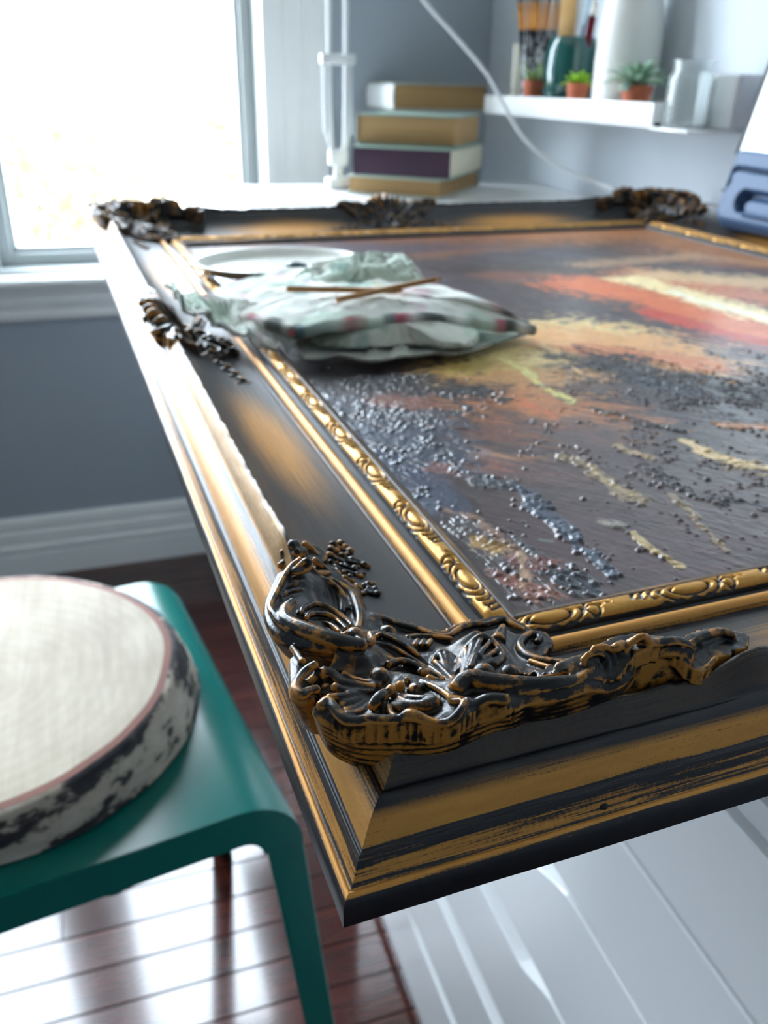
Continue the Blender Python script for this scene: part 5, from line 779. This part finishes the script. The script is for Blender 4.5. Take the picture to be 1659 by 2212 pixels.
box('elbow', (-.022, -.012, .60), (.022, .012, .64), M_lamp, lm, .005)
tube('upper_arm', [(0, 0, .62), (.12, -.12, .80), (.22, -.22, .95)], .006, M_lamp, lm)
lathe('lamp_shade', [(.018, .07), (.02, .05), (.07, -.03), (.085, -.06), (.0835, -.06), (.068, -.028), (.017, .05), (.0, .055)], M_lamp, lm, (.235, -.235, .93))
tag(tube('power_cable', [(0.437, 1.486, 1.455), (0.452, 1.46, 1.43), (0.418, 1.36, 1.25), (0.447, 1.315, 1.155), (0.4814, 1.3, 1.104), (0.5291, 1.29, 1.0599), (0.5753, 1.28, 1.0149), (0.5999, 1.27, 0.9777), (0.6247, 1.25, 0.9351), (0.6561, 1.23, 0.9058), (0.6888, 1.2, 0.8863), (0.716, 1.17, 0.8735), (0.7298, 1.14, 0.8663), (0.7498, 1.1, 0.84)], .0028, plain('white_cable', L3(205, 208, 210), .4), None, 10, 10), 'thin white power cable hanging in a curve in front of the wall shelf', 'cable')
# ------------------------------------------------------------------ wall shelf and what stands on it
ZSH = .962
sh = thing('wall_shelf', 'white picture ledge on the right wall holding brushes, pots and small plants', 'shelf', (XW, 1.05, .953))
box('shelf_board', (-.100, 0, 0), (-.0005, .535, .009), M_white, sh, .0015); box('front_lip', (-.103, 0, 0), (-.088, .535, .0305), M_white, sh, .0015); box('back_rail', (-.0125, 0, .009), (-.0005, .535, .032), M_white, sh, .001)
M_terra = plain('terracotta', L3(176, 96, 66), .8, var=.15, scale=80)
def at(p): return (p[0], p[1], ZSH + .0003)
M_cream = plain('cream_wax', L3(222, 216, 202), .5)
t = thing('pillar_candle', 'cream pillar candle at the far end of the wall shelf', 'candle', at((.772, 1.566)))
lathe('wax', [(.0005, 0), (.0165, 0), (.0172, .003), (.0172, .100), (.016, .1035), (.006, .102), (.0005, .102)], M_cream, t); tube('wick', [(0, 0, .101), (.001, 0, .107), (.003, 0, .111)], .0009, M_blk, t)
# patterned cup full of brushes
def lattice():
    t = NT('openwork_pattern'); c = t.n('ShaderNodeUVMap').outputs[0]; v = t.n('ShaderNodeTexVoronoi'); v.feature = 'DISTANCE_TO_EDGE'; t.l(t.vmul(c, (14, 12, 1)), v.inputs['Vector']); v.inputs['Scale'].default_value = 1
    f = t.math('GREATER_THAN', v.outputs[0], .11); t.set(Base_Color=t.mix(f, L3(204, 208, 212), L3(42, 44, 54)), Roughness=.3); return t.m
cp = thing('brush_cup', 'grey and white patterned cup packed with paint brushes', 'cup', at((.772, 1.513)))
a = np.linspace(0, 2 * math.pi, 41); prof = [(.0215, 0), (.0225, .003), (.0230, .112), (.0215, .112), (.0205, .006)]
V = np.vstack([np.stack([np.cos(a) * r, np.sin(a) * r, np.full(41, z)], 1) for r, z in prof]); uv = np.vstack([np.stack([a / 6.283, np.full(41, z / .112)], 1) for r, z in prof])
nmesh('cup_wall', V, gridfaces(len(prof), 41), lattice(), cp, uv=uv); lathe('cup_base', [(.0005, .001), (.021, .001), (.021, .006), (.0005, .006)], M_blk, cp)
M_bh = plain('dark_brush_handle', L3(44, 46, 62), .3); M_bo = plain('orange_brush_handle', L3(226, 150, 36), .3); M_fer = plain('ferrule', L3(150, 152, 158), .25, .9); M_bri = plain('bristle', L3(92, 66, 44), .8)
q = random.Random(4); brush_src = None
def brush_parts(root, hm1, hm2, mat_tip):
    V, F = tubegeo(np.array([[0, 0, 0], [0, 0, .06], [0, 0, .118]]), np.array([.0012, .0023, .0026]), 8); nmesh('handle', V, F, hm1, root)
    V, F = tubegeo(np.array([[0, 0, .118], [0, 0, .135], [0, 0, .160]]), np.array([.0026, .0029, .0024]), 8); nmesh('painted_band', V, F, hm2, root)
    V, F = tubegeo(np.array([[0, 0, .160], [0, 0, .182]]), np.array([.0025, .0028]), 8); nmesh('ferrule', V, F, M_fer, root)
    V, F = tubegeo(np.array([[0, 0, .182], [0, 0, .195], [0, 0, .207]]), np.array([.0028, .003, .0006]), 8); nmesh('bristles', V, F, mat_tip, root)
pos = []
k = 0; nb = 13
for i in range(nb):
    aa = i / nb * 6.283 + .2; ra = .0165 if i % 3 else .0075
    px, py = ra * math.cos(aa), ra * math.sin(aa)
    b = thing('paint_brush', 'orange-banded paint brush with a dark handle in the patterned cup', 'brush', (.772 + px * .75, 1.513 + py * .75, ZSH + .0065), group='brushes packed in the patterned cup')
    b.rotation_euler = (-py * 9, px * 9, 0)
    if brush_src is None: brush_parts(b, M_bh, M_bo, M_bri); brush_src = b
    else:
        for ch in list(brush_src.children): c2 = ch.copy(); c2.parent = b; COL.objects.link(c2)
# mini plants in terracotta pots
def pot(t, r, h):
    lathe('pot', [(.0005, 0), (r * .74, 0), (r * .76, .001), (r * .93, h * .72), (r * 1.0, h * .73), (r * 1.02, h), (r * .9, h), (r * .84, h * .8), (r * .6, h * .3), (.0005, h * .3)], M_terra, t)
    lathe('soil', [(.0005, h * .88), (r * .86, h * .86)], plain('soil', (.03, .02, .014), .95), t)
def leafblade(P0, d, L_, w, curl, nseg=6):
    d = np.array(d, float); d /= np.linalg.norm(d); side = np.cross(d, [0, 0, 1.0]); side /= np.linalg.norm(side) + 1e-9; V = []; 
    for k in range(nseg + 1):
        t = k / nseg; p = np.array(P0) + d * L_ * t + np.array([0, 0, -curl * L_ * t * t]); ww = w * math.sin(math.pi * min(.97, .12 + .86 * t)) ** .8
        V += [p - side * ww + np.array([0, 0, ww * .35]), p + np.array([0, 0, -.0]), p + side * ww + np.array([0, 0, ww * .35])]
    F = []
    for k in range(nseg):
        for j in (0, 1): F.append([3 * k + j, 3 * k + j + 1, 3 * k + j + 4, 3 * k + j + 3])
    return V, F
def leafobj(name, V, F, mat, par, th=.0007):
    o = nmesh(name, V, F, mat, par, True); m = o.modifiers.new('s', 'SOLIDIFY'); m.thickness = th; return o
def stripes():
    t = NT('striped_leaf'); c = t.coord(); n = t.noise(t.vmul(c, (220, 220, 60)), 1, 2); t.set(Base_Color=t.mix(n, L3(70, 122, 84), L3(176, 206, 178)), Roughness=.5); return t.m
M_g1 = plain('grass_green', L3(142, 172, 92), .6, var=.3, scale=90); M_g2 = plain('lime_green', L3(140, 186, 40), .5, var=.35, scale=60); M_g3 = stripes(); M_g4 = plain('glaucous_leaf', L3(176, 204, 192), .5)
p1 = thing('potted_plant', 'feathery pale green mini plant in a terracotta pot before the patterned cup', 'plant', at((.739, 1.447)))
pot(p1, .0172, .046); q = random.Random(8); parts = []
for k in range(46):
    aa = q.random() * 6.283; el = .35 + q.random() * 1.1; parts.append(leafblade((.004 * math.cos(aa), .004 * math.sin(aa), .042), (math.cos(aa) * math.cos(el), math.sin(aa) * math.cos(el), math.sin(el)), .022 + .022 * q.random(), .0016, .1))
V, F = merge(parts); o = nmesh('foliage', V, F, M_g1, p1); o['kind'] = 'stuff'
p2 = thing('potted_plant', 'bright lime green mini plant in a terracotta pot before the teal pot', 'plant', at((.738, 1.296)))
pot(p2, .0165, .043)
for k in range(16):
    aa = k * 2.4; el = .15 + 1.1 * (k / 16.0); V, F = leafblade((.004 * math.cos(aa), .004 * math.sin(aa), .040 + .001 * (k % 4)), (math.cos(aa) * math.cos(el), math.sin(aa) * math.cos(el), math.sin(el)), .020 + .007 * q.random(), .0058, .25); leafobj('leaf', V, F, M_g2, p2)
p3 = thing('potted_plant', 'striped succulent with arching leaves in the largest terracotta pot', 'plant', at((.737, 1.132)))
pot(p3, .0205, .041)
for k in range(22):
    aa = k * 2.4; el = .35 + .95 * (k / 22.0); V, F = leafblade((.004 * math.cos(aa), .004 * math.sin(aa), .040), (math.cos(aa) * math.cos(el), math.sin(aa) * math.cos(el), math.sin(el)), .044 + .012 * q.random(), .0062, .35); leafobj('leaf', V, F, M_g3, p3)
for k in range(9):
    aa = k * 2.4; el = .2 + .9 * (k / 9.0); V, F = leafblade((-.0215, -.006, .034), (math.cos(aa) * math.cos(el) - .5, math.sin(aa) * math.cos(el), math.sin(el)), .012, .005, .1, 4); leafobj('rosette_leaf', V, F, M_g4, p3)
# teal glazed pot with tools
tp = thing('glazed_pot', 'glossy dark teal ceramic pot holding a wooden stirrer and a blue brush', 'pot', at((.768, 1.380)))
lathe('body', [(.0005, 0), (.028, 0), (.0300, .003), (.0385, .028), (.0425, .058), (.0405, .088), (.0365, .106), (.0335, .108), (.0325, .105), (.037, .085), (.039, .058), (.034, .026), (.026, .006), (.0005, .006)], plain('teal_glaze', L3(14, 76, 72), .06, Coat_Weight=.5), tp)
M_wd = plain('pale_wood', L3(206, 164, 104), .6, var=.12, scale=120)
t = thing('wooden_stirrer', 'flat pale wooden paint stirrer standing in the teal pot', 'stirrer', (.765, 1.394, ZSH + .0075), R(24)); t.rotation_euler = (R(3), 0, R(-50))
box('blade', (-.0135, -.0018, 0), (.0135, .0018, .215), M_wd, t, .0012)
t = thing('paint_brush', 'blue-handled paint brush leaning right in the teal pot', 'brush', (.764, 1.372, ZSH + .0075), 0); t.rotation_euler = (R(9), R(3), 0)
brush_parts(t, plain('blue_handle', L3(48, 104, 176), .25), plain('pale_blue_handle', L3(150, 186, 214), .3), M_bri)
t = thing('paint_marker', 'maroon paint marker standing in the teal pot beside the vase', 'marker', (.772, 1.358, ZSH + .0075), 0); t.rotation_euler = (R(7), R(2), 0)
V, F = tubegeo(np.array([[0, 0, .0], [0, 0, .128]]), .0062, 14); nmesh('barrel', V, F, plain('maroon_plastic', L3(110, 24, 44), .35), t); V, F = tubegeo(np.array([[0, 0, .131], [0, 0, .150]]), np.array([.0055, .003]), 14); nmesh('cap', V, F, M_cream, t)
vs = thing('vase', 'tall white tapered ceramic vase in the middle of the wall shelf', 'vase', at((.762, 1.206)))
lathe('body', [(.0005, 0), (.040, 0), (.0425, .003), (.0445, .03), (.0455, .07), (.044, .115), (.039, .155), (.031, .19), (.024, .212), (.021, .225), (.022, .232), (.019, .232), (.018, .224), (.021, .21), (.035, .15), (.040, .07), (.036, .01), (.0005, .008)], plain('white_ceramic', L3(228, 228, 222), .3), vs, seg=56)
# rack with clear jar beyond the ledge end
rk = thing('wall_rack', 'small white box-shaped wall rack just past the end of the picture ledge', 'rack', (XW, .966, .950))
box('rack_floor', (-.108, 0, .0015), (-.0005, .080, .005), M_white, rk, .001); box('rack_bin', (-.045, 0.0005, .005), (-.0005, .0795, .068), M_white, rk, .004)
jg = NT('clear_jar_glass'); jg.set(Base_Color=(.90, .94, .94), Roughness=.06, IOR=1.4, Transmission_Weight=.86); jg = jg.m
jr = thing('glass_jar', 'clear square-shouldered glass jar standing on the white wall rack', 'jar', (.737, 1.012, .9555))
lathe('jar_body', [(.0005, 0), (.027, 0), (.0292, .003), (.0292, .055), (.027, .061), (.0245, .064), (.0245, .073), (.026, .0735), (.026, .0765), (.0225, .0765), (.0225, .063), (.0245, .060), (.0272, .054), (.0272, .005), (.0005, .004)], jg, jr, seg=32)
# ------------------------------------------------------------------ tablet in a bumper case, leaning on the right rail
TB = {'loc': (0.7163, 0.9098, 0.854), 'mat': [[0.03839, 0.22479, -0.97365, 0.71634], [-0.99926, 0.00864, -0.0374, 0.90977], [0.0, 0.97437, 0.22495, 0.854], [0, 0, 0, 1]], 'groove': [(-0.004, 0.0396), (0.0057, 0.0409), (0.012, 0.0485), (0.0125, 0.0607), (0.0238, 0.0658), (0.0686, 0.0648), (0.1886, 0.0648)], 'groove3': [(0.001, 0.0396, -0.0045), (0.0057, 0.0409, -0.0045), (0.012, 0.0485, -0.0045), (0.0125, 0.0607, -0.0045), (0.0238, 0.0658, -0.0045), (0.0686, 0.0648, -0.0045)], 'slot': (0.0342, 0.0191, 0.0442), 'screen': (0.0, 0.0832)}
tb = thing('tablet', 'tablet in a thick slate blue bumper case leaning at the right edge of the painting', 'tablet', TB['loc'], 0)
tb.matrix_world = Matrix(TB['mat'])
TW, TH = .285, .300
M_case = plain('slate_foam', L3(64, 92, 128), .5, bump=.06, scale=500); M_dk = plain('dark_foam', L3(6, 7, 12), .6)
ws = np.linspace(0, TW, 191); ts = np.linspace(0, TH, 201); Wg, Tg = np.meshgrid(ws, ts, indexing='ij')
def rr_sdf(x, y, x0, x1, y0, y1, r):
    dx = np.abs(x - (x0 + x1) / 2) - (x1 - x0) / 2 + r; dy = np.abs(y - (y0 + y1) / 2) - (y1 - y0) / 2 + r
    return np.hypot(np.maximum(dx, 0), np.maximum(dy, 0)) + np.minimum(np.maximum(dx, dy), 0) - r
def seg_d(x, y, P):
    d = np.full(x.shape, 9.0)
    for p, q in zip(P[:-1], P[1:]):
        p = np.array(p); q = np.array(q); v = q - p; t = np.clip(((x - p[0]) * v[0] + (y - p[1]) * v[1]) / (v @ v + 1e-12), 0, 1); d = np.minimum(d, np.hypot(x - p[0] - t * v[0], y - p[1] - t * v[1]))
    return d
body = rr_sdf(Wg, Tg, 0, TW, 0, TH, .022); depth = -.012 * np.clip(1 + body / .012, 0, 1) ** 2
gr_ = seg_d(Wg, Tg, crom(np.array(TB['groove']), 10)); depth -= .0055 * (1 - sstep(.0012, .0034, gr_))
so = TB['slot']; s1 = rr_sdf(Wg, Tg, so[0], TW - so[0], so[1], so[2], (so[2] - so[1]) / 2); depth -= .014 * (1 - sstep(-.002, .001, s1))
s2 = rr_sdf(Wg, Tg, so[0] + .011, TW - so[0] - .011, so[1] - .004, so[2] - .006, (so[2] - so[1]) / 2 - .001); depth += .0125 * (1 - sstep(-.006, .0, s2))
sc_ = TB['screen']; s3 = rr_sdf(Wg, Tg, sc_[0], TW - sc_[0], sc_[1], TH - .024, .006); depth -= .007 * (1 - sstep(-.004, .0, s3))
V = np.stack([Wg, Tg, depth + 0 * Wg], -1).reshape(-1, 3); F = gridfaces(len(ws), len(ts))
keep = (body < .0005).ravel()[F].all(1); nmesh('case', V, F[keep], M_case, tb)
bm = bmesh.new(); addbox(bm, (.004, .004, -.028), (TW - .004, TH - .004, -.0215), .002); addbox(bm, (.0015, .012, -.022), (.010, TH - .012, -.011), .003); bmobj('case_back', bm, M_case, tb, smooth=True, ang=40)
em = NT('lit_screen'); em.set(Base_Color=(.02, .02, .02), Emission_Color=L3(226, 246, 255), Emission_Strength=2.2, Roughness=.1); em = em.m
box('bezel', (sc_[0] - .002, sc_[1] - .002, -.0085), (TW - sc_[0] + .002, TH - .022, -.0066), M_dk, tb, .0005)
box('screen', (sc_[0] + .0055, sc_[1] + .001, -.0070), (TW - sc_[0] - .0055, TH - .03, -.0061), em, tb, .0003)
V, F = tubegeo(np.array(TB['groove3']), .0011, 8); nmesh('groove_seam', V, F, M_dk, tb)
